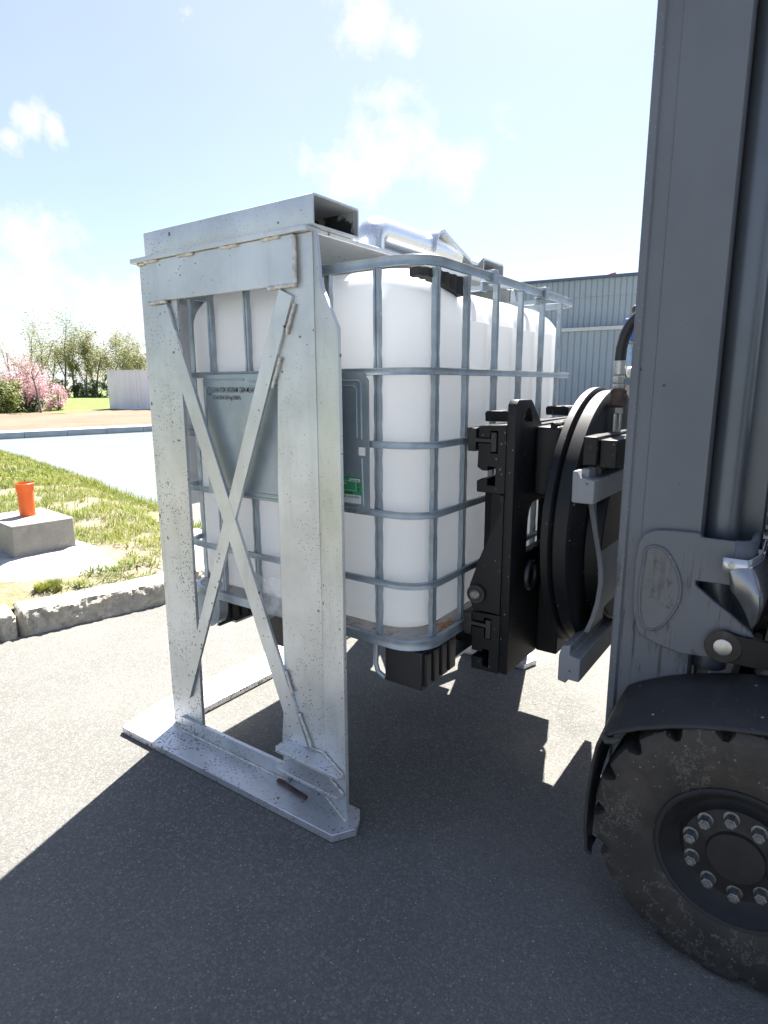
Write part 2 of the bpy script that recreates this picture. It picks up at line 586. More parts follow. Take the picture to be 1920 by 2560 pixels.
def cut(o, mb):
    c = mb.build('cutter', 'black', smooth_a=0)
    loc = o.location.copy()
    c.location = loc
    md = o.modifiers.new('cut', 'BOOLEAN')
    md.object = c
    md.solver = 'EXACT'
    bpy.context.view_layer.update()
    me = bpy.data.meshes.new_from_object(o.evaluated_get(bpy.context.evaluated_depsgraph_get()))
    o.modifiers.clear()
    old = o.data
    nm = old.name
    o.data = me
    bpy.data.meshes.remove(old)
    me.name = nm
    bpy.data.objects.remove(c)
    me.shade_smooth()
    me.set_sharp_from_angle(angle=R(35))


def wloc(o):
    v = Vector(o.location)
    while o.parent:
        o = o.parent
        v += Vector(o.location)
    return v


def attach(o, parent):
    o.parent = parent
    o.location = -wloc(parent)


def root(name, label, cat, loc, group=None):
    o = bpy.data.objects.new(name, None)
    o.empty_display_size = .1
    COL.objects.link(o)
    o.location = loc
    tag(o, label, cat, group)
    return o


def tag(o, label, cat, group=None, kind=None):
    if label:
        o['label'] = label
    if cat:
        o['category'] = cat
    if group:
        o['group'] = group
    if kind:
        o['kind'] = kind
    return o


def struct(o, kind='structure'):
    o['kind'] = kind
    return o


def arc(cx, cy, r, a0, a1, n=8):
    return [(cx + r * math.cos(R(a0 + (a1 - a0) * i / n)), cy + r * math.sin(R(a0 + (a1 - a0) * i / n))) for i in range(n + 1)]


def rrect(x0, x1, y0, y1, r, n=8):
    return arc(x1 - r, y0 + r, r, -90, 0, n) + arc(x1 - r, y1 - r, r, 0, 90, n) + arc(x0 + r, y1 - r, r, 90, 180, n) + arc(x0 + r, y0 + r, r, 180, 270, n)


def text_mesh(body, h, width, org, thick=.0004, bold=0.0):
    """flat lettering on the x = const face seen from -x; org = top left (x, y, z)"""
    cu = bpy.data.curves.new('lettering', 'FONT')
    cu.body = body
    cu.size = 1.0
    cu.offset = bold
    cu.extrude = 0
    tmp = bpy.data.objects.new('lettering_tmp', cu)
    COL.objects.link(tmp)
    bpy.context.view_layer.update()
    me = bpy.data.meshes.new_from_object(tmp.evaluated_get(bpy.context.evaluated_depsgraph_get()))
    bpy.data.objects.remove(tmp)
    xs = [v.co.x for v in me.vertices]
    ys = [v.co.y for v in me.vertices]
    sx, sy = width / (max(xs) - min(xs)), h / (max(ys) - min(ys))
    vs = [(org[0] - thick, org[1] - (v.co.x - min(xs)) * sx, org[2] - (max(ys) - v.co.y) * sy) for v in me.vertices]
    fs = [list(p.vertices) for p in me.polygons]
    bpy.data.meshes.remove(me)
    return vs, fs


# ------------------------------------------------------------------ ground and setting
def sheet(name, poly, z, mat, kind='structure', sub=None):
    b = MB()
    b.add([(x, y, z) for x, y in poly], [list(range(len(poly)))])
    o = b.build(name, mat, smooth_a=0)
    return struct(o, kind)


sheet('ground', [(-900, -900), (900, -900), (900, 900), (-900, 900)], -.03, 'field')
sheet('yard', [(-40, -40), (60, -40), (60, 10.5), (25, 10.5), (2.3, 4.6), (1.2, 2.2), (-6, 4.0), (-40, 12)], 0.0, 'asphalt')
sheet('road', [(-40, 6), (-6, 4.1), (1.2, 2.3), (2.4, 4.6), (25, 10.4), (60, 10.4), (60, 24), (-40, 24)], .004, 'asphalt_new')


def land(x, y):
    """height of the far grass bank and land behind the soil"""
    d = (y - 23.6) - .15 * math.sin(x * .5) + .12 * (x - 13)
    t = min(1, max(0, d / 5.5))
    return .30 + .42 * t * t * (3 - 2 * t)


# upstand kerb along the far side of the road, soil strip and bank
P0, P1 = (5.3, 15.75), (9.9, 14.75)
kd = Vector((P1[0] - P0[0], P1[1] - P0[1])).normalized()
kn = Vector((-kd.y, kd.x))
b = MB()
for i in range(-18, 26):
    a = Vector(P0) + kd * (i * 1.0)
    c = Vector(P0) + kd * (i * 1.0 + .994)
    b.prism('z', [tuple(a), tuple(c), tuple(c + kn * .75), tuple(a + kn * .75)], -.02, .165)
struct(b.build('far_kerb', 'farkerb', bevel=.012))
rows = []
for j in range(0, 40):
    yy = j * .25
    row = []
    for i in range(0, 90):
        p = Vector(P0) + kd * (-18 + i * .5) + kn * (.74 + yy)
        z = .155 + .14 * min(1, yy / 7.5) + .05 * (mnoise.noise((p.x * .9, p.y * 1.7, 0)) + .6 * mnoise.noise((p.x * 2.7, p.y * 4.0, 3))) * min(1, yy * 2)
        row.append((p.x, p.y, z))
    rows.append(row)
b = MB()
b.grid(rows)
struct(b.build('soil_strip', 'soil'))
b = MB()
b.grid([[(x, y, land(x, y) - .02 + (.03 * mnoise.noise((x * 1.3, y * 1.3, 0)))) for x in [-20 + i * .8 for i in range(90)]] for y in [22.6 + .6 * j * (1 + j * .06) for j in range(30)]])
struct(b.build('grass_bank', 'bank'))

# kerb stones round the island of rough grass
KB = [(-4.2, 3.55), (-2.1, 2.98), (-.05, 2.45), (.15, 2.395), (.78, 2.245), (1.05, 2.235), (1.30, 2.36), (1.55, 2.68), (1.85, 3.22)]


def resample(pl, step):
    out = [Vector(pl[0])]
    acc = 0
    for a, c in zip(pl[:-1], pl[1:]):
        a, c = Vector(a), Vector(c)
        L = (c - a).length
        t = step - acc
        while t < L:
            out.append(a + (c - a) * t / L)
            t += step
        acc = L - (t - step)
    out.append(Vector(pl[-1]))
    return out


kp = resample(KB, .0125)
gap_i = min(range(len(kp)), key=lambda i: (kp[i] - Vector((.06, 2.43))).length)
gaps = {gap_i, gap_i - 8, gap_i + 80, gap_i + 152, gap_i - 88, gap_i - 168, gap_i - 248}
rows = []
for i, p in enumerate(kp):
    d = (kp[min(i + 6, len(kp) - 1)] - kp[max(i - 6, 0)]).normalized()
    n = Vector((-d.y, d.x))
    if n.y < 0 and i < 240:
        n = -n
    ingap = min(abs(i - g) for g in gaps)
    dent = .05 if ingap == 0 else (.012 if ingap == 1 else 0)
    sec = []
    prof = [(0, -.02), (0, .012), (.002, .024), (.004, .036), (.005, .048), (.006, .060), (.007, .072), (.009, .084), (.011, .096), (.013, .106), (.016, .114), (.020, .121), (.028, .127), (.05, .129), (.10, .130), (.16, .130), (.20, .129), (.205, .10)]
    for k, (o, z) in enumerate(prof):
        rough = 0
        if k < 12:
            q = (p.x * 11, p.y * 11, z * 15)
            rough = .014 * mnoise.noise(q) + .018 * mnoise.noise((q[0] * 2.9, q[1] * 2.9, q[2] * 2.3)) + .010 * mnoise.noise((q[0] * 6, q[1] * 6, q[2] * 5))
            if k in (0,):
                rough *= .4
        zz = z + (.006 * mnoise.noise((p.x * 9, p.y * 9, k)) if k > 10 else 0)
        e = n * (o + rough + dent)
        sec.append((p.x + e.x, p.y + e.y, zz - dent * .9 * (k > 9)))
    rows.append(sec)
b = MB()
b.grid(rows)
struct(b.build('kerb', 'kerb', smooth_a=32))

ISL_R = [(1.45, 2.50), (1.95, 3.25), (2.46, 4.65), (3.27, 7.9), (4.2, 12.1), (4.6, 14.0)]


def isl_right(y):
    for (xa, ya), (xb, yb) in zip(ISL_R[:-1], ISL_R[1:]):
        if ya <= y <= yb:
            return xa + (xb - xa) * (y - ya) / (yb - ya)
    return ISL_R[0][0] if y < ISL_R[0][1] else ISL_R[-1][0]


def isl_front(x):
    pl = [(-4.2, 3.70), (-2.1, 3.14), (-.05, 2.64), (.80, 2.44), (1.05, 2.43), (1.2, 2.5), (1.45, 2.75), (1.85, 3.3), (2.2, 4.2)]
    for (xa, ya), (xb, yb) in zip(pl[:-1], pl[1:]):
        if xa <= x <= xb:
            return ya + (yb - ya) * (x - xa) / (xb - xa)
    return pl[-1][1] if x > 2.2 else pl[0][1]


def isl_z(x, y):
    e = min(1, max(0, (isl_right(y) - x) / .5))
    return .02 + .13 * e + .035 * mnoise.noise((x * 1.7, y * 1.7, 0)) + .03 * mnoise.noise((x * 4.3, y * 4.3, 5)) * e


rows = []
for j in range(70):
    y = 2.40 + 11.5 * (j / 69) ** 1.6
    xr = isl_right(y) + .06
    rows.append([(xr - (1 - u) ** 1.5 * 9, y, isl_z(xr - (1 - u) ** 1.5 * 9, y) - .015) for u in [i / 59 for i in range(60)]])
b = MB()
for j in range(len(rows)):
    rows[j] = [(x, max(y, isl_front(x) - .05 + .0001 * j) if x < 1.9 else y, min(z, .118) if x < 1.9 and y < isl_front(x) + .02 else z) for x, y, z in rows[j]]
b.grid(rows)
struct(b.build('grass_island', 'turf', merge=False))

# grass blades
gv, gf = [], []


def blade(x, y, z, h, w, lean, a):
    dx, dy = math.cos(a) * w, math.sin(a) * w
    lx, ly = math.cos(a + 1.57) * lean, math.sin(a + 1.57) * lean
    i = len(gv)
    gv.extend([(x - dx, y - dy, z), (x + dx, y + dy, z), (x + dx * .7 + lx * .4, y + dy * .7 + ly * .4, z + h * .6),
               (x - dx * .7 + lx * .4, y - dy * .7 + ly * .4, z + h * .6), (x + lx, y + ly, z + h)])
    gf.extend([[i, i + 1, i + 2, i + 3], [i + 3, i + 2, i + 4]])


rg = random.Random(3)
cnt = 0
while cnt < 34000:
    y = 2.45 + 4.6 * rg.random() ** 1.25
    xr = isl_right(y)
    x = xr + .03 - 3.4 * rg.random()
    if x < -1.4 or y < isl_front(x) + .01:
        cnt += .05
        continue
    if (x - .62) ** 2 / .19 + (y - 3.22) ** 2 / .22 < 1:
        cnt += .05
        continue
    dn = mnoise.noise((x * 2.1, y * 2.1, 1)) + .7 * mnoise.noise((x * 6, y * 6, 2)) + .35 * mnoise.noise((x * 17, y * 17, 2))
    edge = min(1, max(0, (y - isl_front(x)) / .9))
    if dn < .34 - .62 * edge:
        cnt += .25
        continue
    clump = .55 + .9 * max(0, .5 + mnoise.noise((x * 7, y * 7, 8)))
    h = rg.uniform(.018, .060) * (.6 + .5 * edge) * clump
    blade(x, y, isl_z(x, y) - .01, h, rg.uniform(.0018, .0042), rg.uniform(0, .085) * clump, rg.random() * 6.28)
    cnt += 1
for i in range(26000):
    y = 6.5 + 7.2 * rg.random()
    x = isl_right(y) + .04 - 4.2 * rg.random() ** 1.4
    blade(x, y, isl_z(x, y) - .01, rg.uniform(.03, .085), rg.uniform(.004, .010), rg.uniform(0, .10), rg.random() * 6.28)
for i in range(1500):   # tufts along the road edge
    y = 3.0 + 8 * rg.random()
    x = isl_right(y) + rg.uniform(-.12, .05)
    blade(x, y, isl_z(x, y) - .01, rg.uniform(.05, .12), rg.uniform(.003, .006), rg.uniform(.02, .07), rg.random() * 6.28)
for i in range(500):    # little tuft in front of the mortar bed
    a = rg.random() * 6.28
    q = rg.random() ** .7 * .07
    x, y = .33 + q * math.cos(a), 2.66 + q * math.sin(a)
    blade(x, y, .13, rg.uniform(.03, .07), .0025, rg.uniform(.01, .06), a)
g = MB()
g.v, g.f = gv, gf
tag(g.build('grass', 'grass', merge=False, smooth_a=0), None, None, None, 'stuff')

rs = random.Random(21)
b = MB()
for i in range(900):
    if i < 520:
        x, y = rs.uniform(-1.4, 1.3), rs.uniform(-1.0, 2.3)
    else:
        d = abs(rs.gauss(0, .06))
        k = rs.randrange(0, len(kp) - 40)
        x, y = kp[k].x - .3 * d, kp[k].y - d - .015
    r = rs.uniform(.0012, .0036) * (1.5 if rs.random() < .06 else 1)
    n0 = len(b.v)
    for (dx, dy, dz) in ((1, 0, .3), (0, 1, .4), (-1, 0, .3), (0, -1, .35), (.1, .1, 1.0)):
        b.v.append((x + dx * r * rs.uniform(.7, 1.2), y + dy * r * rs.uniform(.7, 1.2), .0005 + (dz * r if dz > .9 else 0)))
    b.f += [[n0, n0 + 1, n0 + 4], [n0 + 1, n0 + 2, n0 + 4], [n0 + 2, n0 + 3, n0 + 4], [n0 + 3, n0, n0 + 4]]
struct(b.build('loose_grit', 'grit', merge=False, smooth_a=0), 'stuff')

# concrete footing with its mortar bed, and the orange pipe standing in it
bl = root('concrete_footing', 'square concrete footing block on a pale mortar bed in the grass', 'footing', (.6, 3.4, .12))
fx = Vector((.348, -.03)).normalized()
A0 = Vector((.39, 3.165))
e1, e2 = Vector((.372, -.033)), Vector((.055, .52))
b = MB()
b.prism('z', [tuple(A0), tuple(A0 + e1), tuple(A0 + e1 + e2), tuple(A0 + e2)], .14, .42)
b.build('block', 'concrete', bl, bevel=.008)
rows = []
for k in range(9):
    t = k / 8
    row = []
    for i in range(49):
        a = 2 * math.pi * i / 48
        rr = .50 * (1 + .16 * mnoise.noise((math.cos(a) * 1.6, math.sin(a) * 1.6, 3))) * (1 if t < .1 else 1 - .55 * (t - .05))
        z = .10 + .125 * (1 - (1 - t) ** 2.2) + .012 * mnoise.noise((math.cos(a) * 4, math.sin(a) * 4, t * 5))
        row.append((.60 + rr * math.cos(a) * (.82 if math.cos(a) > 0 else 1.05), 3.32 + rr * math.sin(a) * 1.18, z))
    rows.append(row)
b = MB()
b.grid(rows)
b.add([rows[-1][i] for i in range(48)], [list(range(48))])
b.build('mortar_bed', 'mortar', bl, smooth_a=60)
pp = root('orange_pipe', 'orange drain pipe with a flared socket standing on the concrete footing', 'pipe', (.62, 3.44, .42))
b = MB()
b.lathe([(.40, .0480), (.42, .0480), (.50, .0480), (.578, .0482), (.584, .0490), (.592, .0535), (.622, .0535), (.628, .0575), (.634, .0580), (.636, .055), (.60, .047), (.44, .044)], (.622, 3.44, 0), 'z', 40)
b.build('pipe_body', 'orange', pp, smooth_a=50)

# far wall panel, building
def plank_wall(name, label, a, c, z0, z1, th, mat, cat, capm=None):
    r = root(name, label, cat, (*((Vector(a) + Vector(c)) / 2), z0))
    a, c = Vector(a), Vector(c)
    d = (c - a).normalized()
    n = Vector((-d.y, d.x))
    if n.dot(Vector((-1.3, -.8)) - a) > 0:
        n = -n
    b = MB()
    L = (c - a).length
    k = max(1, int(L / 1.2))
    for i in range(k):
        p, q = a + d * (L * i / k + .004), a + d * (L * (i + 1) / k - .004)
        b.prism('z', [tuple(p), tuple(q), tuple(q + n * th), tuple(p + n * th)], z0, z1)
    b.build('panel', mat, r, bevel=.01)
    b = MB()
    p, q = a - d * .02 - n * .03, c + d * .02 - n * .03
    b.prism('z', [tuple(p), tuple(q), tuple(q + n * (th + .06)), tuple(p + n * (th + .06))], z1 + .002, z1 + .04)
    b.build('coping', capm or mat, r)
    return r


plank_wall('panel_wall', 'pale grey weathered panel wall standing on the soil before the trees', (14.19, 24.69), (18.0, 17.6 + .2), .25, 1.93, .25, 'wallc', 'wall')

bd = root('warehouse', 'grey blue warehouse clad in ribbed sheet with a lower annexe', 'building', (22, 0, 0))
ang = R(97)
wd = Vector((math.cos(ang), math.sin(ang)))
wn = Vector((wd.y, -wd.x))   # into the building
WO = Vector((19.55, 5.4))


def rib_wall(off, s0, s1, z0, z1, pitch):
    pl = []
    s = s0
    while s < s1:
        for ds, o in ((0, 0), (pitch * .78, 0), (pitch * .86, .022), (pitch * .93, .022)):
            q = WO + wd * (s + ds) + wn * (off + o)
            pl.append(tuple(q))
        s += pitch
    q = WO + wd * s1 + wn * (off + 1.5)
    q0 = WO + wd * s0 + wn * (off + 1.5)
    b = MB()
    b.prism('z', pl + [tuple(q), tuple(q0)], z0, z1)
    return b


def wbox(o0, o1, s0, s1, z0, z1):
    b = MB()
    ps = [WO + wd * s0 + wn * o0, WO + wd * s1 + wn * o0, WO + wd * s1 + wn * o1, WO + wd * s0 + wn * o1]
    b.prism('z', [tuple(p) for p in ps], z0, z1)
    return b


rib_wall(0, -8, 3.6, 0, 2.96, .205).build('annexe_wall', 'clad', bd, smooth_a=0)
wbox(-.06, .2, -14, 3.62, 2.962, 3.075).build('annexe_capping', 'capping', bd, bevel=.01)
for i in range(28):
    q = WO + wd * (-7.5 + i * .4) + wn * (-.04)
    b = MB()
    b.cyl((q.x, q.y, 3.07), (q.x, q.y, 3.10), .018, n=8)
    b.build('capping_bolt', 'trim', bd)
rib_wall(.45, -8, 3.8, 2.9, 3.42, .18).build('middle_band', 'clad', bd, smooth_a=0)
rib_wall(.5, -8, 3.8, 3.42, 4.08, .18).build('lower_cladding', 'clad', bd, smooth_a=0)
rib_wall(.47, -8, 3.8, 4.08, 4.62, .18).build('upper_cladding', 'clad', bd, smooth_a=0)
wbox(.36, 2.1, -14, 3.85, 4.622, 4.70).build('roof_trim', 'trim', bd)
wbox(2.1, 14, -14, 3.8, 0, 4.6).build('hall', 'clad', bd)
q = WO + wd * -.1 + wn * .8
rl = root('roof_marker', 'small red bracket on the warehouse roof edge', 'bracket', (q.x, q.y, 4.7))
b = MB()
b.add([(q.x, q.y, 4.70), (q.x, q.y + .35, 4.70), (q.x, q.y + .02, 4.80), (q.x, q.y - .12, 4.82), (q.x, q.y - .12, 4.70),
       (q.x + .12, q.y, 4.70), (q.x + .12, q.y + .35, 4.70), (q.x + .12, q.y + .02, 4.80), (q.x + .12, q.y - .12, 4.82), (q.x + .12, q.y - .12, 4.70)],
      [[0, 1, 2, 3, 4], [9, 8, 7, 6, 5], [1, 6, 7, 2], [2, 7, 8, 3], [3, 8, 9, 4], [0, 5, 6, 1], [4, 9, 5, 0]])
b.build('bracket', 'red', rl)

ld = root('loading_platform', 'low concrete loading platform in front of the warehouse', 'platform', (16.4, 2, 0))
b = MB()
b.box(14.6, 19.2, -2.5, 3.55, -.02, 1.44)
b.build('platform_body', 'concrete', ld, bevel=.02)
b = MB()
b.box(14.57, 14.598, -2.5, 3.55, 1.25, 1.44)
b.build('edge_strip', 'trim', ld)


# person on the platform, back turned
def skin_obj(name, verts, edges, mat, parent):
    me = bpy.data.meshes.new(name)
    me.from_pydata([v[:3] for v in verts], edges, [])
    me.materials.append(M[mat])
    o = bpy.data.objects.new(name, me)
    COL.objects.link(o)
    attach(o, parent)
    md = o.modifiers.new('skin', 'SKIN')
    md.use_smooth_shade = True
    for i, v in enumerate(verts):
        me.skin_vertices[0].data[i].radius = (v[3], v[3] if len(v) < 5 else v[4])
        me.skin_vertices[0].data[i].use_root = (i == 0)
    s = o.modifiers.new('sub', 'SUBSURF')
    s.levels = s.render_levels = 2
    return o


px, py, pz = 15.2, 3.27, 1.44
pr_ = root('person', 'person in a blue work jacket and pale jeans seen from behind', 'person', (px, py, pz))


def pv(y, z, r, x=0, r2=None):
    return (px + x, py + y, pz + z, r) + ((r2,) if r2 else ())


bv = [pv(0, .92, .13), pv(0, 1.12, .12), pv(0, 1.34, .14), pv(0, 1.47, .055), pv(0, 1.56, .08), pv(0, 1.66, .085),
      pv(.09, .82, .085), pv(.11, .47, .06), pv(.12, .09, .045), pv(.12, .03, .04, -.10),
      pv(-.09, .82, .085), pv(-.11, .47, .06), pv(-.12, .09, .045), pv(-.12, .03, .04, -.10),
      pv(.19, 1.36, .06), pv(.25, 1.10, .048), pv(.24, .90, .036, .10), pv(.24, .84, .035, .17),
      pv(-.19, 1.36, .06), pv(-.25, 1.10, .048), pv(-.24, .90, .036, .10), pv(-.24, .84, .035, .17)]
be = [(0, 1), (1, 2), (2, 3), (3, 4), (4, 5), (0, 6), (6, 7), (7, 8), (8, 9), (0, 10), (10, 11), (11, 12), (12, 13),
      (2, 14), (14, 15), (15, 16), (16, 17), (2, 18), (18, 19), (19, 20), (20, 21)]
skin_obj('body', bv, be, 'skin', pr_)
jv = [pv(0, .80, .165), pv(0, 1.10, .155), pv(0, 1.34, .165), pv(0, 1.44, .085), pv(.19, 1.365, .08), pv(.25, 1.10, .065), pv(.245, .92, .052, .09),
      pv(-.19, 1.365, .08), pv(-.25, 1.10, .065), pv(-.245, .92, .052, .09)]
skin_obj('jacket', jv, [(0, 1), (1, 2), (2, 3), (2, 4), (4, 5), (5, 6), (2, 7), (7, 8), (8, 9)], 'jacket', pr_)
tv = [pv(0, .90, .14), pv(.09, .78, .105), pv(.11, .47, .08), pv(.12, .10, .07), pv(-.09, .78, .105), pv(-.11, .47, .08), pv(-.12, .10, .07)]
skin_obj('trousers', tv, [(0, 1), (1, 2), (2, 3), (0, 4), (4, 5), (5, 6)], 'jeans', pr_)
b = MB()
b.lathe([(-.10, .05), (-.07, .088), (0, .104), (.06, .092), (.10, .05), (.115, 0)], (px - .012, py, pz + 1.615), 'z', 20)
b.build('hair', 'hair', pr_, smooth_a=80)
for s in (-1, 1):
    b = MB()
    b.lathe([(-.16, .02), (-.12, .045), (0, .05), (.06, .045), (.09, .02)], (px - .03, py + s * .12, pz + .045), 'x', 14)
    b.build('shoe', 'shoe', pr_, smooth_a=80)


# ------------------------------------------------------------------ trees
def leaf_cloud(mb, pts, n, size, spread, rr, flat=1.0):
    for _ in range(n):
        c = rr.choice(pts)
        p = Vector((c[0] + rr.gauss(0, spread), c[1] + rr.gauss(0, spread), c[2] + rr.gauss(0, spread * flat)))
        u = Vector((rr.gauss(0, 1), rr.gauss(0, 1), rr.gauss(0, 1))).normalized()
        w = u.orthogonal().normalized()
        s = size * rr.uniform(.6, 1.4)
        a, c2 = u * s, w * s * .55
        o = len(mb.v)
        mb.v += [tuple(p - a), tuple(p + c2), tuple(p + a), tuple(p - c2)]
        mb.f.append([o, o + 1, o + 2, o + 3])


def tree(name, label, x, y, z0, h, seed, group, lean=0.0, leaves=1500, mat='leaf', trunkr=.09, size=.05, spreadk=.30, split=.33, sparse=1.0):
    rr = random.Random(seed)
    r = root(name, label, 'tree', (x, y, z0), group)
    tb = MB()
    tips = []
    wob = .10 if group else .025

    def limb(p, d, L, rad, depth):
        k = 5
        pts, rs = [p], [rad]
        q = Vector(p)
        dd = Vector(d)
        for i in range(k):
            dd = (dd + Vector((rr.gauss(0, wob), rr.gauss(0, wob), .05 if group else 0))).normalized()
            q = q + dd * L / k
            pts.append(q.copy())
            rs.append(rad * (1 - .55 * (i + 1) / k))
            if depth < 2 and i >= 1 or depth == 2 and i >= 2:
                tips.append(q.copy())
        tb.tube(pts, rs, 6 if depth < 2 else 4, True)
        if depth < 3:
            for j in range(rr.choice((3, 4)) if depth == 0 else rr.choice((2, 3, 3))):
                t = rr.uniform(.40 if depth else split, 1)
                i = min(k, max(1, int(t * k + .5)))
                a = rr.uniform(0, 6.28)
                up = rr.uniform(.55, 1.2)
                nd_ = (dd * up + Vector((math.cos(a), math.sin(a), rr.uniform(-.05, .3))) * rr.uniform(.45, .8)).normalized()
                limb(pts[i], nd_, L * rr.uniform(.42, .66), rs[i] * .62, depth + 1)

    limb(Vector((x, y, z0)), Vector((lean, lean * .3, 1)).normalized(), h * .62, trunkr, 0)
    tb.build('trunk', 'bark', r, smooth_a=60)
    lo = z0 + h * split * .8
    pts = [t for t in tips if t.z > lo] or tips
    lb = MB()
    leaf_cloud(lb, [tuple(p) for p in pts], int(leaves * sparse), size, h * .045, rr)
    lb.build('crown', mat, r, merge=False, smooth_a=0)
    return r


def shrub(name, label, x, y, z0, w, d, h, seed, group, mat, n, size, cat='shrub', stem='bark', lobes=14, low=.15):
    rr = random.Random(seed)
    r = root(name, label, cat, (x, y, z0), group)
    pts = []
    tb = MB()
    for i in range(lobes):
        a = rr.uniform(0, 6.28)
        q = math.sqrt(rr.random())
        top = (1 - .55 * q * q)
        p = (x + math.cos(a) * q * w * .5, y + math.sin(a) * q * d * .5, z0 + h * rr.uniform(low, .92) * top)
        tb.tube([(x + rr.gauss(0, .05), y + rr.gauss(0, .05), z0 - .03), ((x + p[0]) / 2, (y + p[1]) / 2, z0 + (p[2] - z0) * .6), p], [.03, .02, .006], 5)
        for k in range(7):
            pts.append((p[0] + rr.gauss(0, w * .07), p[1] + rr.gauss(0, d * .07), max(z0 + .02, p[2] + rr.gauss(0, h * .08))))
    tb.build('branches', stem, r, smooth_a=60)
    lb = MB()
    leaf_cloud(lb, pts, n, size, h * .055, rr)
    lb.build('foliage', mat, r, merge=False, smooth_a=0)
    return r


TG = 'bare spring trees along the far bank'
tspec = [  # x, y, base, height, label
    (15.85, 33.05, 4.5, 'tall thin tree almost bare, leftmost above the pink blossom', 520, 'tree', .10),
    (16.55, 32.75, 4.9, 'tallest slim spring tree with wispy top left of the panel wall', 1500, 'tree', .10),
    (16.95, 32.5, 3.8, 'forked spring tree with leaning branches between slim neighbours', 1500, 'tree', .09),
    (17.45, 32.2, 3.25, 'short yellow green tree behind the dark ivy hedge', 1700, 'tree', .08),
    (17.95, 31.95, 3.7, 'dense olive tree just left of the panel wall end', 2000, 'tree', .09),
    (18.6, 31.5, 3.3, 'thin trunked tree rising behind the left end of the panel wall', 1500, 'tree', .08),
    (19.15, 31.2, 3.35, 'pale leaved tree above the middle of the panel wall', 1300, 'tree', .08),
    (19.75, 30.85, 3.5, 'bushy yellow tree above the panel wall beside the aluminium leg', 2000, 'tree', .08),
    (14.6, 33.7, 4.0, 'bare grey tree behind the pink blossom at the far left', 420, 'tree', .08),
    (16.25, 33.6, 3.5, 'thin spring tree half hidden behind the tallest tree', 1100, 'tree', .08),
    (17.2, 33.0, 3.6, 'upright spring tree behind the forked one', 1500, 'tree', .08),
    (18.3, 32.6, 3.5, 'upright spring tree left of the panel wall, set back', 1500, 'tree', .08),
    (19.6, 32.0, 3.6, 'spring tree behind the others above the panel wall', 1500, 'tree', .08),
    (15.3, 33.3, 4.3, 'leaning bare tree directly above the pink blossom', 700, 'tree', .08),
    (19.35, 30.6, 3.3, 'leafy spring tree just above the top of the panel wall', 1700, 'tree', .08),
    (20.1, 31.2, 3.7, 'tall leafy spring tree next to the aluminium leg', 1900, 'tree', .08),
    (20.6, 30.4, 3.5, 'spring tree seen past the inner edge of the aluminium leg', 1500, 'tree', .08),
]
for i, (x, y, h, lab, n, nm, tr) in enumerate(tspec):
    tree('spring_tree', lab, x, y, .55, h, 40 + i * 3, TG, leaves=int(n * 1.2), trunkr=tr * .62, size=.045, split=.34)
tree('young_tree', 'young leaning tree with a dark lower trunk before the pink blossom', 10.63, 23.42, .27, 2.5, 301, None, lean=-.03, leaves=330, trunkr=.045, size=.035, split=.5)
shrub('blossom_tree', 'pink blossoming bush left of the bare trees', 11.0, 25.35, .32, 2.0, 1.5, 2.5, 5, 'pink blossom bushes', 'blossom', 13000, .032, 'flowering bush', lobes=30)
shrub('blossom_tree', 'small low pink blossom bush beside the slim tree trunk', 12.15, 25.0, .36, 1.15, .9, 1.25, 9, 'pink blossom bushes', 'blossom', 2600, .032, 'flowering bush', lobes=11)
shrub('green_shrub', 'yellow green shrub at the left edge below the pink blossom', 9.95, 24.75, .28, 1.0, 1.0, 2.0, 12, 'shrubs by the blossom', 'leaf_mid', 4200, .04, lobes=18, low=.05)
shrub('green_shrub', 'dark low shrub under the pink blossom', 10.75, 24.65, .28, 1.3, .8, .85, 13, 'shrubs by the blossom', 'leaf_dark', 3000, .035, lobes=14, low=.05)
for i, (x, y, w, h, lab) in enumerate(((17.0, 32.3, 1.3, 1.0, 'dark ivy hedge bush behind the slim tree trunks'),
                                       (17.95, 31.9, 1.3, 1.15, 'tallest dark hedge bush beside the panel wall end'),
                                       (15.3, 33.2, 2.2, .9, 'long dark hedge bush hidden behind the pink blossom'),
                                       (19.2, 31.0, 1.5, 1.0, 'hedge bush behind the panel wall'))):
    shrub('hedge_bush', lab, x, y, .5, w, .8, h, 70 + i, 'dark hedge bushes', 'leaf_dark', 3000, .045, 'hedge', lobes=18, low=.05)
for i, (x, y, lab) in enumerate(((17.28, 31.9, 'dark fence post standing in the ivy hedge'), (18.45, 31.2, 'dark fence post close to the panel wall end'))):
    b = MB()
    b.cyl((x, y, .5), (x, y, 1.62), .028, n=10)
    b.lathe([(1.62, .034), (1.64, .034), (1.65, .0)], (x, y, 0), 'z', 10)
    tag(b.build('fence_post', 'trim'), lab, 'fence post', 'dark fence posts')
# distant tree belt that closes the horizon
rb = random.Random(99)
b = MB()
pts = []
for i in range(260):
    a = -1.2 + 3.6 * i / 260
    d = rb.uniform(95, 150)
    pts += [(math.cos(a) * d, math.sin(a) * d, rb.uniform(0, 2.0)) for _ in range(3)]
leaf_cloud(b, pts, 16000, .65, 1.1, rb, .45)
struct(b.build('far_woodland', 'leaf_dark', merge=False, smooth_a=0), 'stuff')

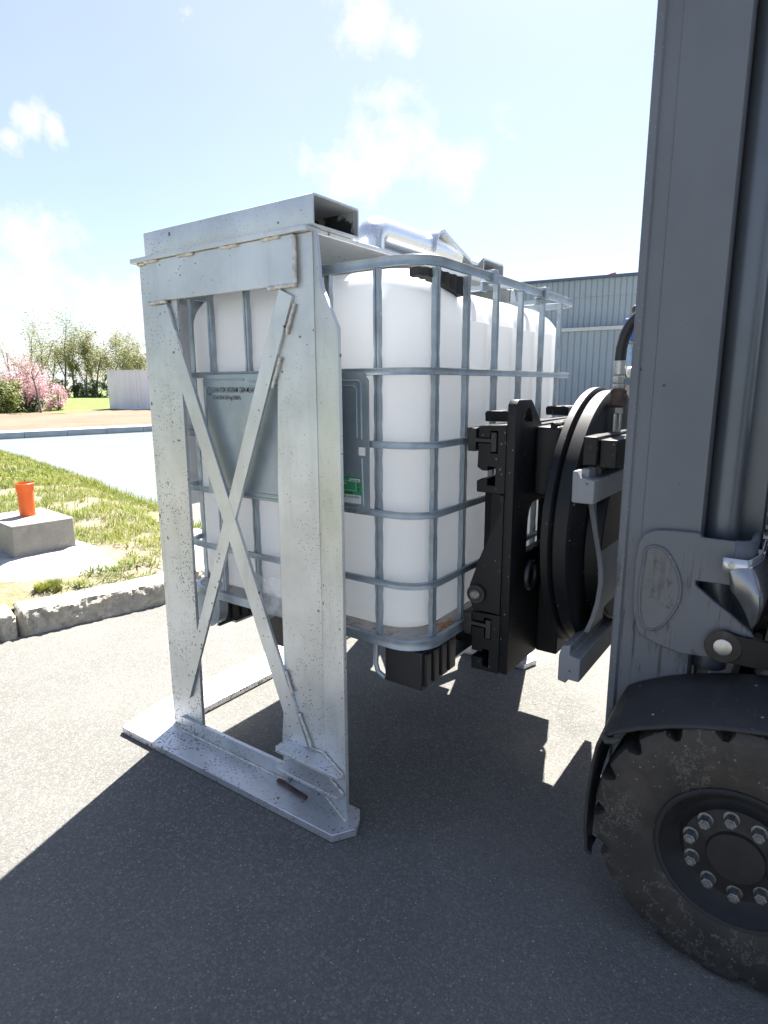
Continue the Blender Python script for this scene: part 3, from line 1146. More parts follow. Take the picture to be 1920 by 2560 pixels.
# ------------------------------------------------------------------ aluminium stand over the container
fr = root('aluminium_stand', 'welded aluminium portal stand with X bracing and fork pockets on top', 'lifting frame', (.0, .65, 0))
b = MB()
b.prism('z', [(-.168, 1.180), (-.155, 1.192), (.02, 1.236), (.02, 1.045), (-.028, 1.042), (-.028, .192), (-.06, .168), (-.100, .150), (-.160, .189)], .002, .026)
b.build('base_plate', 'alu_base', fr, bevel=.002)
b = MB()
b.prism('z', [(.0205, 1.045), (.0205, 1.236), (1.22, 1.236), (1.22, 1.045)], .002, .0255)
b.build('base_plate', 'alu_base', fr, bevel=.002)
b = MB()
b.prism('x', [(1.045, .026), (1.045, 1.632), (.867, 1.632), (.882, .026)], -.040, -.028)
b.build('leg', 'alu', fr, bevel=.0015)
# right leg: one folded plate, front panel and flange
pan = [(.488, .026), (.488, .166), (.469, .35), (.466, .97), (.44, 1.49), (.44, 1.632), (.31, 1.632), (.31, .026)]
fd = Vector((-.054, -.121))
fl = [(0, .026), (0, 1.632), (.10, 1.632), (.17, 1.60), (.23, 1.55), (.27, 1.51), (.36, 1.49), (1.0, 1.386), (1.0, .026)]
b = MB()
b.prism('x', pan, -.040, -.030)
fn = Vector((fd.y, -fd.x)).normalized()
fn = fn if fn.x > 0 else -fn
P = Vector((-.040, .31))
vs_ = []
for th in (0, .010):
    for s, z in fl:
        q = P + fd * s + fn * th
        vs_.append((q.x, q.y, z))
n = len(fl)
b.add(vs_, [list(range(n))[::-1], list(range(n, 2 * n))] + [[i, (i + 1) % n, n + (i + 1) % n, n + i] for i in range(n)])
b.build('leg', 'alu', fr, bevel=.0015)
b = MB()
b.prism('x', [(.366, 1.510), (.993, 1.511), (.993, 1.632), (.366, 1.632)], -.052, -.0405)
b.build('header_plate', 'alu', fr, bevel=.0015)
b = MB()
b.prism('x', [(.961, 1.496), (.904, 1.500), (.371, .174), (.429, .163)], -.0515, -.0405)
b.build('brace', 'alu', fr, bevel=.001)
b = MB()
b.prism('x', [(.424, 1.503), (.377, 1.481), (.931, .166), (.977, .161)], -.0505, -.0407)
b.build('brace', 'alu', fr, bevel=.001)
b = MB()
b.prism('x', [(.99, .027), (.985, .078), (.46, .081), (.455, .027)], -.053, -.0405)
b.build('crossbar', 'alu', fr, bevel=.001)
for z, x0, y0 in ((.160, -.108, .462), (.100, -.112, .452)):
    b = MB()
    b.prism('z', [(-.0405, .46), (-.0405, .312), (-.094, .196), (x0 - .004, .205), (x0, y0 - .012), (x0 + .012, y0)], z, z + .010)
    b.build('gusset_shelf', 'alu_base', fr, bevel=.001)
b = MB()
b.prism('z', [(-.062, 1.06), (-.054, 1.072), (1.20, 1.072), (1.20, .322), (.01, .322), (-.03, .312), (-.056, .318), (-.062, .33)], 1.633, 1.646)
b.build('top_plate', 'alu', fr, bevel=.002)


def pocket(x0, x1, y0, y1, z0, z1, t):
    b = MB()
    out, inn = rrect(x0, x1, z0, z1, .006, 3), rrect(x0 + t, x1 - t, z0 + t, z1 - t, .004, 3)
    n = len(out)
    vs = [(p[0], y, p[1]) for y in (y0, y1) for p in out] + [(p[0], y, p[1]) for y in (y0, y1) for p in inn]
    fs = []
    for i in range(n):
        j = (i + 1) % n
        fs += [[i, j, n + j, n + i], [2 * n + j, 2 * n + i, 3 * n + i, 3 * n + j], [i, 2 * n + i, 2 * n + j, j], [n + j, 3 * n + j, 3 * n + i, n + i]]
    b.add(vs, fs)
    return b


pocket(-.040, .150, .306, 1.010, 1.6465, 1.723, .005).build('fork_pocket', 'alu', fr, smooth_a=30)
pocket(.955, 1.135, .325, 1.010, 1.6465, 1.7225, .005).build('fork_pocket', 'alu_clean', fr, smooth_a=30)
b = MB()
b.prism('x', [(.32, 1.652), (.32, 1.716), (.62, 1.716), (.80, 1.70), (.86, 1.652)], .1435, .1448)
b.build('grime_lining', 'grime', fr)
b = MB()
path = [(.30, .38, 1.646), (.30, .38, 1.668)] + [(.30 + .048 * (1 - math.cos(R(a))), .38, 1.668 + .040 * math.sin(R(a))) for a in range(10, 91, 10)] + [(.36 + .09 * i, .38, 1.708) for i in range(1, 6)]
b.tube(path, .046, 28)
b.build('pipe_elbow', 'alu_pipe', fr, smooth_a=60)
pts = [(.60, 1.700), (.615, 1.742), (.63, 1.762), (.655, 1.770), (.685, 1.757), (.86, 1.700), (.905, 1.700), (.953, 1.7235), (1.13, 1.7240)]
b = MB()
low = [(x, z - (.012 if x < .93 else .001)) for x, z in pts]
b.prism('y', pts + low[::-1], .325, .56)
b.build('bent_strap', 'alu_clean', fr, smooth_a=50)
b = MB()
b.prism('x', [(1.047, 1.632), (1.059, 1.632), (1.059, .83), (1.047, .83)], .087, 1.1)
b.build('side_plate', 'alu_clean', fr, bevel=.001)


# matching portal on the far side of the container
RX = 1.165
b = MB()
b.prism('z', [(1.221, 1.236), (1.30, 1.225), (1.30, .20), (1.24, .150), (1.16, .175), (1.16, 1.044), (1.221, 1.044)], .002, .0258)
b.build('base_plate', 'alu_base', fr, bevel=.002)
b = MB()
b.prism('x', [(1.045, .026), (1.045, 1.632), (.867, 1.632), (.882, .026)], RX, RX + .012)
b.build('leg', 'alu', fr, bevel=.0015)
b = MB()
b.prism('x', pan, RX, RX + .010)
fm = Vector((.054, -.121))
fn = Vector((-fm.y, fm.x)).normalized()
P = Vector((RX + .010, .31))
vs_ = []
for th in (0, .010):
    for sq_, z in fl:
        q = P + fm * sq_ - fn * th
        vs_.append((q.x, q.y, z))
b.add(vs_, [list(range(n))[::-1], list(range(n, 2 * n))] + [[i, (i + 1) % n, n + (i + 1) % n, n + i] for i in range(n)])
b.build('leg', 'alu', fr, bevel=.0015)
for pl, x0, nm in (([(.366, 1.510), (.993, 1.511), (.993, 1.632), (.366, 1.632)], .0125, 'header_plate'), ([(.961, 1.496), (.904, 1.500), (.371, .174), (.429, .163)], .0130, 'brace'),
                   ([(.424, 1.503), (.377, 1.481), (.931, .166), (.977, .161)], .0128, 'brace'), ([(.99, .027), (.985, .078), (.46, .081), (.455, .027)], .0126, 'crossbar')):
    b = MB()
    b.prism('x', pl, RX + x0, RX + x0 + .011)
    b.build(nm, 'alu', fr, bevel=.001)


def weld(p0, p1, r, seed):
    rr = random.Random(seed)
    p0, p1 = Vector(p0), Vector(p1)
    n = max(4, int((p1 - p0).length / .006))
    b = MB()
    b.tube([p0 + (p1 - p0) * i / n + Vector((rr.gauss(0, .0005), rr.gauss(0, .0005), rr.gauss(0, .0007))) for i in range(n + 1)], [r * rr.uniform(.75, 1.15) for _ in range(n + 1)], 7)
    return b.build('weld_bead', 'weld', fr, smooth_a=60)


for i, (p0, p1, r) in enumerate([((-.051, .995, 1.508), (-.051, .905, 1.508), .006), ((-.051, .46, 1.507), (-.051, .364, 1.507), .006),
                                 ((-.051, .363, 1.512), (-.051, .363, 1.628), .006),
                                 ((-.055, .41, 1.630), (-.055, .475, 1.630), .005), ((-.055, .57, 1.630), (-.055, .64, 1.630), .005), ((-.055, .76, 1.630), (-.055, .83, 1.630), .005),
                                 ((-.055, .93, 1.630), (-.055, .995, 1.630), .005), ((-.045, 1.005, 1.629), (-.045, 1.045, 1.629), .005),
                                 ((-.047, .372, 1.46), (-.047, .405, 1.385), .005), ((-.047, .430, 1.325), (-.047, .465, 1.245), .005),
                                 ((-.047, .360, .180), (-.047, .405, .275), .005), ((-.047, .430, .335), (-.047, .455, .40), .005),
                                 ((-.047, .902, 1.49), (-.047, .885, 1.45), .004), ((-.047, .872, 1.42), (-.047, .845, 1.35), .004),
                                 ((-.043, .458, .173), (-.043, .313, .173), .004), ((-.045, .310, .173), (-.094, .199, .173), .004),
                                 ((-.043, .45, .113), (-.043, .313, .113), .004), ((-.045, .310, .113), (-.094, .199, .113), .004),
                                 ((-.056, .99, .028), (-.056, .45, .028), .004), ((-.044, 1.044, .028), (-.044, .99, .028), .004), ((-.044, .306, .028), (-.093, .194, .028), .005)]):
    weld(p0, p1, r, i)

b = MB()
b.tube([(-.072, .482, .032), (-.086, .352, .031)], 1, sq=(.007, .004))
tag(b.build('rusty_bar', 'rusty', bevel=.001), 'short rusty flat bar lying on the base plate of the stand', 'metal bar')

# ------------------------------------------------------------------ the container
ib = root('bulk_container', 'white plastic bulk container in a galvanised cage held above the asphalt', 'container tank', (.56, .49, .43))
LX, LY = 1.12, .985
TX = [.085, .249, .430, .611, .792, .959]
TY = [.060, .151, .310, .468, .625, .786, .93]
RZ = [1.545, 1.284, 1.099, .9165, .725]

# bottle
zb0 = .574


def bottle_top(x):
    t = min(1, max(0, (x - .20) / .12))
    t2 = min(1, max(0, (x - .95) / .1))
    return 1.556 - .034 * t * t * (3 - 2 * t) - .006 * t2


lev = []
for i in range(9):
    a = R(90 * i / 8)
    lev.append((0, zb0 + .05 * (1 - math.cos(a)), .05 * (1 - math.sin(a))))
for i in range(34):
    lev.append((0, .63 + .024 * i, 0))
for i in range(13):
    a = R(90 * i / 12)
    lev.append((1, math.sin(a), .115 * (1 - math.cos(a))))
for i in range(1, 12):
    lev.append((1, 1.0, .115 + .03 * i))
rows = []
for typ, z, ins in lev:
    e = .031
    x0, x1, y0, y1 = e, LX - e, e, LY - e
    r = max(.105 - ins * .15, .05)
    ring = []
    raw = rrect(x0 + ins, x1 - ins, y0 + ins, y1 - ins, r, 10)
    dense = []
    for k in range(len(raw)):
        a, c = Vector(raw[k]), Vector(raw[(k + 1) % len(raw)])
        m = 48 if k % 11 == 10 else 1
        dense += [a + (c - a) * j / m for j in range(m)]
    for p in dense:
        zz = z
        if typ:
            tp = bottle_top(p.x)
            zz = tp - .12 + .12 * z if z < 1 else tp
            zz = max(zz, 1.425 + .0001)
        wz = max(0, min(1, (zz - .70) / .12, (1.535 - zz) / .17))
        if wz and (p.y < .2 or p.y > LY - .2) and .2 < p.x < LX - .12:
            g_ = max(math.exp(-((p.x - t) / .024) ** 2) for t in TX[2:6])
            sgn = 1 if p.y < .5 else -1
            p = Vector((p.x, p.y + sgn * .013 * g_ * wz))
        ring.append((p.x, p.y, zz))
    rows.append(ring + [ring[0]])
b = MB()
b.grid(rows)
b.add(rows[0][:-1], [list(range(len(rows[0]) - 1))])
b.add(rows[-1][:-1], [list(range(len(rows[-1]) - 1))])
b.build('bottle', 'hdpe', ib, smooth_a=50)
b = MB()
b.lathe([(1.530, .12), (1.545, .12), (1.548, .11), (1.562, .105), (1.566, .03), (1.566, 0)], (.60, .49, 0), 'z', 40, mod=lambda a, r, t, j: (a, r * (1 + .02 * (j % 2))))
b.build('lid', 'plastic', ib)


def ring_rail(z, hh, th, r, name='rail', off=0):
    pts = rrect(0 + off, LX - off, 0 + off, LY - off, r, 10)
    n = len(pts)
    inner = rrect(off + th, LX - off - th, off + th, LY - off - th, r - th, 10)
    mid = rrect(off + .0025, LX - off - .0025, off + .0025, LY - off - .0025, r - .002, 10)
    vs, fs = [], []
    for (px_, py_), (mx_, my_), (ix, iy) in zip(pts, mid, inner):
        vs += [(px_, py_, z - hh), (mx_, my_, z - hh * .25), (mx_, my_, z + hh * .25), (px_, py_, z + hh), (ix, iy, z + hh), (ix, iy, z - hh)]
    for i in range(n):
        j = (i + 1) % n
        for k in range(6):
            k2 = (k + 1) % 6
            fs.append([i * 6 + k, j * 6 + k, j * 6 + k2, i * 6 + k2])
    b = MB()
    b.add(vs, fs)
    return b.build(name, 'galv', ib, bevel=.0015, smooth_a=40)


for i, z in enumerate(RZ):
    ring_rail(z, .0115 if i == 0 else .0090, .011, .10)
ring_rail(.557, .0140, .016, .10)


def cage_tube(x, y, nx, ny):
    """flattened upright just inside the rails, pinched where it meets them"""
    vs, fs = [], []
    zs = []
    z = .572
    while z < 1.534:
        zs.append(z)
        z += .012
    zs.append(1.534)
    tx, ty = -ny, nx
    for z in zs:
        near = min(abs(z - q) for q in RZ + [.56])
        k = 1 - .22 * math.exp(-((near - .045) / .014) ** 2) + (.12 * math.exp(-(near / .02) ** 2))
        w, d = .0086 * k, .015
        base = .0125
        for (a, c) in ((-w, base), (-w * .25, base - .0), (-w * .12, base + .003), (w * .12, base + .003), (w * .25, base), (w, base), (w * 1.0, base + d), (-w * 1.0, base + d)):
            vs.append((x + tx * a - nx * c, y + ty * a - ny * c, z))
    m = 8
    for i in range(len(zs) - 1):
        for j in range(m):
            fs.append([i * m + j, i * m + (j + 1) % m, (i + 1) * m + (j + 1) % m, (i + 1) * m + j])
    fs.append(list(range(m))[::-1])
    fs.append([(len(zs) - 1) * m + j for j in range(m)])
    b = MB()
    b.add(vs, fs)
    return b.build('upright', 'galv', ib, smooth_a=40)


for x in TX:
    for y, ny in ((0, -1), (LY, 1)):
        cx = min(max(x, .10), LX - .10)
        if abs(cx - x) > .001:
            # on the rounded corner
            q = (x - cx) / .10
            yy = .10 - math.sqrt(max(0, 1 - q * q)) * .10
            nx, nyy = q, -math.sqrt(max(0, 1 - q * q))
            cage_tube(x, yy if y == 0 else LY - yy, nx, nyy if y == 0 else -nyy)
        else:
            cage_tube(x, y, 0, ny)
for y in TY[1:6]:
    cage_tube(0, y, -1, 0)
    cage_tube(LX, y, 1, 0)
b = MB()
b.prism('z', rrect(.017, LX - .017, .017, LY - .017, .085, 8), .562, .572)
b.build('tray', 'tray', ib, bevel=.002)
b = MB()
b.box(.2, .92, .15, .83, .525, .561)
b.build('tray_floor', 'galv', ib)
# feet, runner straps
for fx0, fx1 in ((.03, .223), (.46, .66), (.90, 1.09)):
    for fy0, fy1 in ((.018, .140), (.45, .622), (.845, .967)):
        b = MB()
        b.box(fx0, fx1, fy0, fy1, .428, .5385)
        k = 4
        for i in range(k):
            xa = fx0 + .012 + i * (fx1 - fx0 - .02) / k
            b.box(xa, xa + (fx1 - fx0) / k - .022, fy0 - .008, fy0 + .004, .436, .532)
        b.build('foot', 'plastic', ib, bevel=.003)
for y0 in (.095, .49, .885):
    b = MB()
    if y0 < .4:
        b.tube([(.032, y0 + .074, .538), (.026, y0 + .074, .475), (.026, y0 + .066, .450), (.03, y0 + .045, .436)], .0075, 12)
    b.tube([(.10, y0, .4235), (1.03, y0, .4235)], 1, sq=(.045, .0035))
    b.build('runner', 'galv', ib, smooth_a=50)
b = MB()
b.prism('x', arc(.885, .495, .068, 180, 360, 12) + [(.953, .538), (.817, .538)], .012, .05)
b.build('foot_cover', 'galv', ib, bevel=.002)
for x in (.375, .765):
    b = MB()
    b.tube([(x, .022, 1.520), (x, LY - .022, 1.520)], 1, sq=(.011, .006))
    b.build('cross_bar', 'galv', ib)
    b = MB()
    b.box(x - .014, x + .014, -.006, .022, 1.5275, 1.5645)
    b.box(x - .05, x - .018, .012, .020, 1.505, 1.53)
    b.build('rail_clamp', 'galv', ib, bevel=.001)
# ribbed rubber strip tucked inside the top rail at the corner
prs = []
for i in range(26):
    t = i / 25
    if t < .45:
        a = R(225 + 45 * t / .45)
        q = (.10 + .078 * math.cos(a), .10 + .078 * math.sin(a))
    else:
        q = (.10 + (t - .45) / .55 * .13, .0215)
    prs.append((q[0], q[1], 1.533 - .003 * t, 1.514 - .012 * t - .040 * max(0, t - .4) ** 1.3))
b = MB()
rows = []
for k in range(2):
    pass
for i, (x, y, zt, zl) in enumerate(prs):
    o = .006 if (i // 2) % 2 else 0
    nx, ny = (0, 1)
    rows.append([(x, y + o, zt), (x, y + o, zl), (x + .004, y + o + .030, zl - .002), (x + .004, y + o + .030, zt), (x, y + o, zt)])
b.grid(rows)
b.add(rows[0][:4], [[0, 1, 2, 3]])
b.add(rows[-1][:4], [[0, 1, 2, 3]])
b.build('rubber_strip', 'rubber', ib, smooth_a=25)
# identification plate with lettering and sticker
np_ = MB()
np_.prism('x', [(.805, 1.27), (.795, 1.284), (.196, 1.284), (.196, .912), (.795, .912), (.805, .925)], -.0095, -.0065)
np_.prism('x', [(.196, 1.284), (.196, 1.0905), (.166, 1.0905), (.160, 1.0905), (.160, 1.262), (.178, 1.284)], -.0095, -.0065)
np_.prism('x', [(.196, 1.0685), (.196, .912), (.178, .912), (.160, .924), (.160, 1.0685)], -.0095, -.0065)
np_.prism('x', [(.172, 1.0685), (.172, 1.0905), (.160, 1.0905), (.160, 1.0685)], -.0095, -.0065)
np_ = np_.build('identification_plate', 'galv_plate', ib, smooth_a=0)
b = MB()
for pl in ([(-.0095, .60, 1.262), (-.0095, .192, 1.262), (-.0095, .184, 1.256), (-.0095, .184, 1.112)],
           [(-.0095, .184, 1.062), (-.0095, .180, .935)],
           [(-.0095, .60, 1.248), (-.0095, .208, 1.248), (-.0095, .199, 1.240), (-.0095, .199, 1.115)],
           [(-.0095, .797, 1.25), (-.0095, .797, 1.115)], [(-.0095, .785, .93), (-.0095, .20, .93)], [(-.0095, .785, .917), (-.0095, .20, .917)],
           [(-.0095, .79, 1.268), (-.0095, .62, 1.268)]):
    b.tube(pl, .003, 8)
b.build('pressed_rib', 'galv_plate', np_, smooth_a=60)
b = MB()
for txt, h, w, o in (('31HA1/Y/04 24/D/BAM 12684-MESA/4073', .0165, .205, (-.0098, .760, 1.247)), ('1716/1054 l/54 kg/100kPa', .0165, .125, (-.0098, .760, 1.222))):
    b.add(*text_mesh(txt, h, w, o, bold=.006))
for i in range(32):
    a0, a1 = 2 * math.pi * i / 32, 2 * math.pi * (i + 1) / 32
    c = (.775, 1.234)
    b.add([(-.0102, c[0] + r * math.cos(a), c[1] + r * math.sin(a)) for r, a in ((.0125, a0), (.0125, a1), (.0105, a1), (.0105, a0))], [[0, 1, 2, 3]])
for txt, z in (('u', 1.240), ('n', 1.231)):
    b.add(*text_mesh(txt, .006, .006, (-.0098, .778, z)))
b.build('lettering', 'ink', np_, smooth_a=0)
b = MB()
for txt, h, w, o in (('SCHUTZ', .010, .10, (-.0098, .31, 1.235)), ('NUR 28', .010, .10, (-.0098, .31, 1.208))):
    pass
b.box(-.0102, -.0096, .187, .46, .9385, 1.0095)
st = b.build('sticker', 'green_label', np_, smooth_a=0)
b = MB()
b.box(-.0106, -.0103, .187, .46, .9385, .9615)
b.box(-.0106, -.0103, .190, .226, .9970, 1.0055)
b.build('sticker_white_field', 'paper', st, smooth_a=0)
b = MB()
b.add(*text_mesh('47 23 41 43 - 37310 SUBLAINES', .0055, .20, (-.0108, .392, .9585)))
b.add(*text_mesh('Emb-Loock', .0062, .030, (-.0108, .222, 1.0040), bold=.01))
b.add(*text_mesh('27/11/24', .007, .055, (-.0108, .27, .9700), bold=.02))
b.add(*text_mesh('R', .006, .006, (-.0108, .200, .992), bold=.01))
b.add(*text_mesh('3', .008, .006, (-.0108, .199, .981), bold=.01))
b.build('sticker_lettering', 'ink', st, smooth_a=0)
b = MB()
b.add(*text_mesh('RC RAL - EIP 003', .0045, .085, (-.0107, .32, .9935)))
for z0_, z1_, ya, yb in ((.9725, .9733, .203, .44), (.9985, .9993, .203, .44), (.9725, .9993, .203, .2038)):
    b.box(-.0108, -.0103, ya, yb, z0_, z1_)
b.build('sticker_frame', 'paper', st, smooth_a=0)
# outlet valve and film
b = MB()
b.lathe([(-.02, .035), (.0, .05), (.03, .05), (.05, .036)], (.0, .40, .632), 'x', 24)
b.cyl((-.01, .40, .632), (-.01, .40, .580), .022, n=16)
b.build('outlet_valve', 'plastic', ib, smooth_a=50)
rf = random.Random(4)
rows = []
for j in range(12):
    t = j / 11
    row = []
    for i in range(10):
        u = i / 9
        y = .615 - u * .11 - .03 * math.sin(t * 3)
        row.append((-.014 - .012 * math.sin(u * 7 + t * 5) * t - .006 * rf.random(), y + .006 * math.sin(t * 9 + u * 4), .672 - t * .125 + .008 * math.sin(u * 9)))
    rows.append(row)
b = MB()
b.grid(rows)
tag(b.build('plastic_film', 'film', smooth_a=40, merge=False), 'crumpled clear plastic film hanging over the container outlet', 'plastic film')

# ------------------------------------------------------------------ forklift with rotating head
fk = root('forklift', 'grey and black forklift with a rotating fork carriage pressed to the container cage', 'forklift', (.62, -1.5, 0))
FX0, FX1 = .20, 1.05
# slotted bars of the fork carriage, end profile (y, z)
top_bar = [(-.050, 1.143), (-.050, 1.118), (-.050, 1.112), (-.084, 1.112), (-.084, 1.131), (-.106, 1.131), (-.106, 1.072), (-.086, 1.072), (-.086, 1.098), (-.050, 1.098), (-.050, 1.084),
           (-.048, 1.033), (-.062, 1.024), (-.078, 1.024), (-.078, 1.036), (-.101, 1.036), (-.101, .985), (-.078, .985), (-.078, 1.003), (-.062, 1.003), (-.047, .995), (-.048, .965), (-.129, .965), (-.129, 1.148)]
low_bar = [(-.044, .620), (-.044, .597), (-.080, .597), (-.080, .609), (-.103, .609), (-.103, .547), (-.082, .547), (-.082, .577), (-.044, .577), (-.044, .505),
           (-.078, .505), (-.078, .515), (-.098, .515), (-.098, .463), (-.078, .463), (-.078, .487), (-.044, .487), (-.045, .449), (-.129, .452), (-.129, .624)]
FX2 = .73
for nm, pl, xe in (('carriage_bar', top_bar, FX1), ('carriage_bar', low_bar, FX2)):
    b = MB()
    b.prism('x', pl, FX0, xe)
    b.build(nm, 'black', fk, bevel=.0015)
for tz, cav in (((1.137, 1.075), (1.127, 1.076)), ((.616, .553), (.605, .551))):
    zt, zl = tz
    mid = (1.105 if zt > 1 else .587)
    pl = [(-.016, zt), (-.043, zt), (-.043, mid + .005), (-.088, mid + .005), (-.088, cav[0]), (-.103, cav[0]), (-.103, cav[1]), (-.088, cav[1]), (-.088, mid - .005), (-.043, mid - .005), (-.043, zl), (-.021, zl)]
    b = MB()
    b.prism('x', pl, FX0 - .004, FX1 if zt > 1 else FX2)
    b.build('slide_bar', 'black_worn', fk, bevel=.001)
# triangular end plates and inner uprights
for x0, x1 in ((FX0 + .001, FX0 + .030), (FX2 - .03, FX2 - .001)):
    b = MB()
    b.prism('x', [(-.128, .962), (-.112, .962), (-.121, .922), (-.061, .780), (-.033, .697), (-.034, .655), (-.046, .626), (-.128, .626)], x0, x1)
    ep = b.build('end_plate', 'black', fk, bevel=.002)
    if x0 < .5:
        b = MB()
        b.cyl((x0 - .010, -.057, .676), (x0 + .0, -.057, .676), .027, n=24)
        b.build('bush', 'black_worn', ep, bevel=.001)
        b = MB()
        b.lathe([(-.020, .0), (-.0195, .010), (-.016, .0145), (-.010, .0145)], (x0, -.057, .676), 'x', 24)
        b.build('pin', 'zinc_dull', ep)
for xa in (.262, .62):
    b = MB()
    b.box(xa, xa + .07, -.115, -.062, .6245, .9645)
    b.build('inner_upright', 'black', fk, bevel=.002)
# back plate with lug and window
lug = [(.2, .455), (.2, 1.149), (.203, 1.200), (.216, 1.212), (.300, 1.212), (.316, 1.202), (.384, 1.142), (.55, 1.142), (.55, 1.15), (.94, 1.15), (1.05, 1.149), (1.05, .455)]
b = MB()
win = arc(.356, .905, .035, 0, 180, 8)
win = [(.50, .787), (.49, .885)] + arc(.45, .89, .037, 10, 90, 5) + arc(.35, .89, .037, 90, 170, 5) + [(.308, .885), (.303, .787)]
b.prism('y', [(.2, .455), (.2, 1.149), (.203, 1.200), (.216, 1.212), (.300, 1.212), (.316, 1.202), (.384, 1.142), (1.05, 1.149), (1.05, .455)], -.1545, -.1295)
bp = b.build('back_plate', 'black', None, bevel=.003)
c = MB()
c.prism('y', win, -.2, -.1)
c.prism('y', [(.256, 1.160), (.262, 1.155), (.308, 1.151), (.314, 1.155), (.296, 1.184), (.288, 1.190), (.274, 1.188), (.266, 1.182)], -.2, -.1)
cut(bp, c)
attach(bp, fk)
# neck blocks
b = MB()
b.prism('z', [(.335, -.155), (.335, -.19), (.345, -.205), (.345, -.2205), (.90, -.2205), (.90, -.155)], .945, 1.138)
b.build('neck', 'black', fk, bevel=.008, seg=3)
b = MB()
b.prism('y', [(.41, .455), (.41, .665), (.44, .70), (.47, .745), (.49, .785), (.68, .785), (.70, .70), (.71, .665), (.71, .455)], -.2205, -.1555)
b.build('neck', 'black', fk, bevel=.004)
weld_pts = [(.345 + .012 * i, -.200 - .004 * math.sin(i), 1.141 + .0015 * math.sin(i * 2.3)) for i in range(14)]
b = MB()
b.tube(weld_pts, .0085, 8)
b.build('weld_bead', 'black_worn', fk, smooth_a=60)
b = MB()
b.tube([(.27 + .032 * math.sin(R(a)), -.185, .735 + .036 * math.cos(R(a))) for a in range(0, 361, 15)], .0075, 10)
b.build('lifting_ring', 'hose', fk, smooth_a=60)
# rotating head
b = MB()
b.lathe([(-.221, .0), (-.221, .386), (-.225, .394), (-.243, .394), (-.247, .388), (-.247, .0)], (.62, 0, .848), 'y', 96)
b.build('rotator_flange', 'black', fk, smooth_a=40)
b = MB()
b.lathe([(-.2475, .370), (-.256, .370), (-.256, .385), (-.290, .388), (-.302, .372), (-.302, .20)], (.62, 0, .848), 'y', 96)
b.build('rotator_ring', 'black', fk, smooth_a=40)
b = MB()
b.lathe([(-.302, .0), (-.302, .27), (-.345, .255), (-.345, 0)], (.62, 0, .80), 'y', 64)
b.build('rotator_gearbox', 'black', fk, bevel=.003)
# hydraulic block
b = MB()
b.prism('z', [(.281, -.304), (.281, -.341), (.60, -.341), (.60, -.304)], 1.046, 1.120)
vb = b.build('valve_block', 'black', fk, bevel=.004)
b = MB()
b.prism('z', [(.300, -.3415), (.300, -.385), (.60, -.385), (.60, -.3415)], 1.040, 1.112)
b.build('valve_cover', 'black', vb, bevel=.003)
b = MB()
b.cyl((.2800, -.324, 1.094), (.2812, -.324, 1.094), .006, n=16)
b.build('bolt_hole', 'rubber', vb)
# hydraulic hose and fittings
hx = .50
hs = MB()
hc = [(hx, -.324, 1.312), (hx, -.325, 1.345), (hx, -.331, 1.378), (hx, -.344, 1.408), (hx, -.366, 1.432), (hx + .01, -.395, 1.447), (hx + .02, -.43, 1.452), (hx + .03, -.47, 1.44), (hx + .04, -.50, 1.40), (hx + .05, -.52, 1.30), (hx + .05, -.53, 1.10)]
hs.tube(hc, .0150, 18)
hs = hs.build('hydraulic_hose', 'hose', fk, smooth_a=60)
b = MB()
b.lathe([(1.275, .014), (1.276, .0165), (1.313, .0165), (1.314, .014)], (hx, -.3245, 0), 'z', 24)
b.lathe([(1.252, .0165), (1.253, .0175), (1.268, .0175), (1.274, .013)], (hx, -.3255, 0), 'z', 6)
b.lathe([(1.239, .0165), (1.240, .0180), (1.249, .0180), (1.2515, .0165)], (hx, -.3255, 0), 'z', 6)
b.build('hose_fitting', 'zinc', hs, bevel=.0008)
b = MB()
b.lathe([(1.170, .0150), (1.171, .0165), (1.186, .0165), (1.188, .0140)], (hx, -.3255, 0), 'z', 6)
b.cyl((hx, -.320, 1.100), (hx, -.320, 1.172), .0085, n=16)
b.cyl((hx, -.334, 1.100), (hx, -.334, 1.172), .0050, n=12)
b.build('hose_stub', 'zinc', hs, bevel=.0008)
b = MB()
b.lathe([(1.187, .016), (1.192, .0215), (1.234, .0215), (1.2385, .018)], (hx, -.3255, 0), 'z', 24)
b.cyl((hx - .01, -.342, 1.217), (hx - .01, -.352, 1.217), .007, n=6)
b.build('hose_swivel', 'rusty', hs, bevel=.001)
b = MB()
b.cyl((.53, -.338, 1.283), (.53, -.42, 1.283), .0155, n=24)
b.cyl((.53, -.345, 1.283), (.53, -.43, 1.283), .010, n=16)
b.build('motor_cap', 'white', fk, bevel=.003)
# mounting hooks (light grey castings) and the bowed strut between them
hk = [(-.291, 1.030), (-.322, 1.012), (-.3495, 1.012), (-.3495, .955), (-.345, .950), (-.295, .950), (-.291, .955)]
hk = [(-.293, 1.034), (-.304, 1.036), (-.3135, 1.018), (-.3495, 1.013), (-.3495, .953), (-.297, .953), (-.293, .957)]
b = MB()
b.prism('x', hk, .247, 1.0)
for xa in (.27, .315, .36):
    b.box(xa, xa + .022, -.3275, -.3085, 1.010, 1.040)
b.build('upper_hook', 'hook', fk, bevel=.003)
b = MB()
b.prism('x', [(-.290, .560), (-.313, .566), (-.313, .537), (-.342, .533), (-.342, .467), (-.308, .467), (-.306, .455), (-.283, .459), (-.283, .53)], .247, 1.0)
b.build('lower_hook', 'hook', fk, bevel=.003)
strut_o = [(-.300, .952), (-.306, .915), (-.318, .86), (-.332, .80), (-.340, .755), (-.3425, .715), (-.338, .66), (-.327, .61), (-.312, .566)]
strut_i = [(y - .014, z) for y, z in strut_o]
b = MB()
b.prism('x', strut_o + strut_i[::-1], .36, .95)
b.build('bowed_strut', 'hook', fk, bevel=.002)


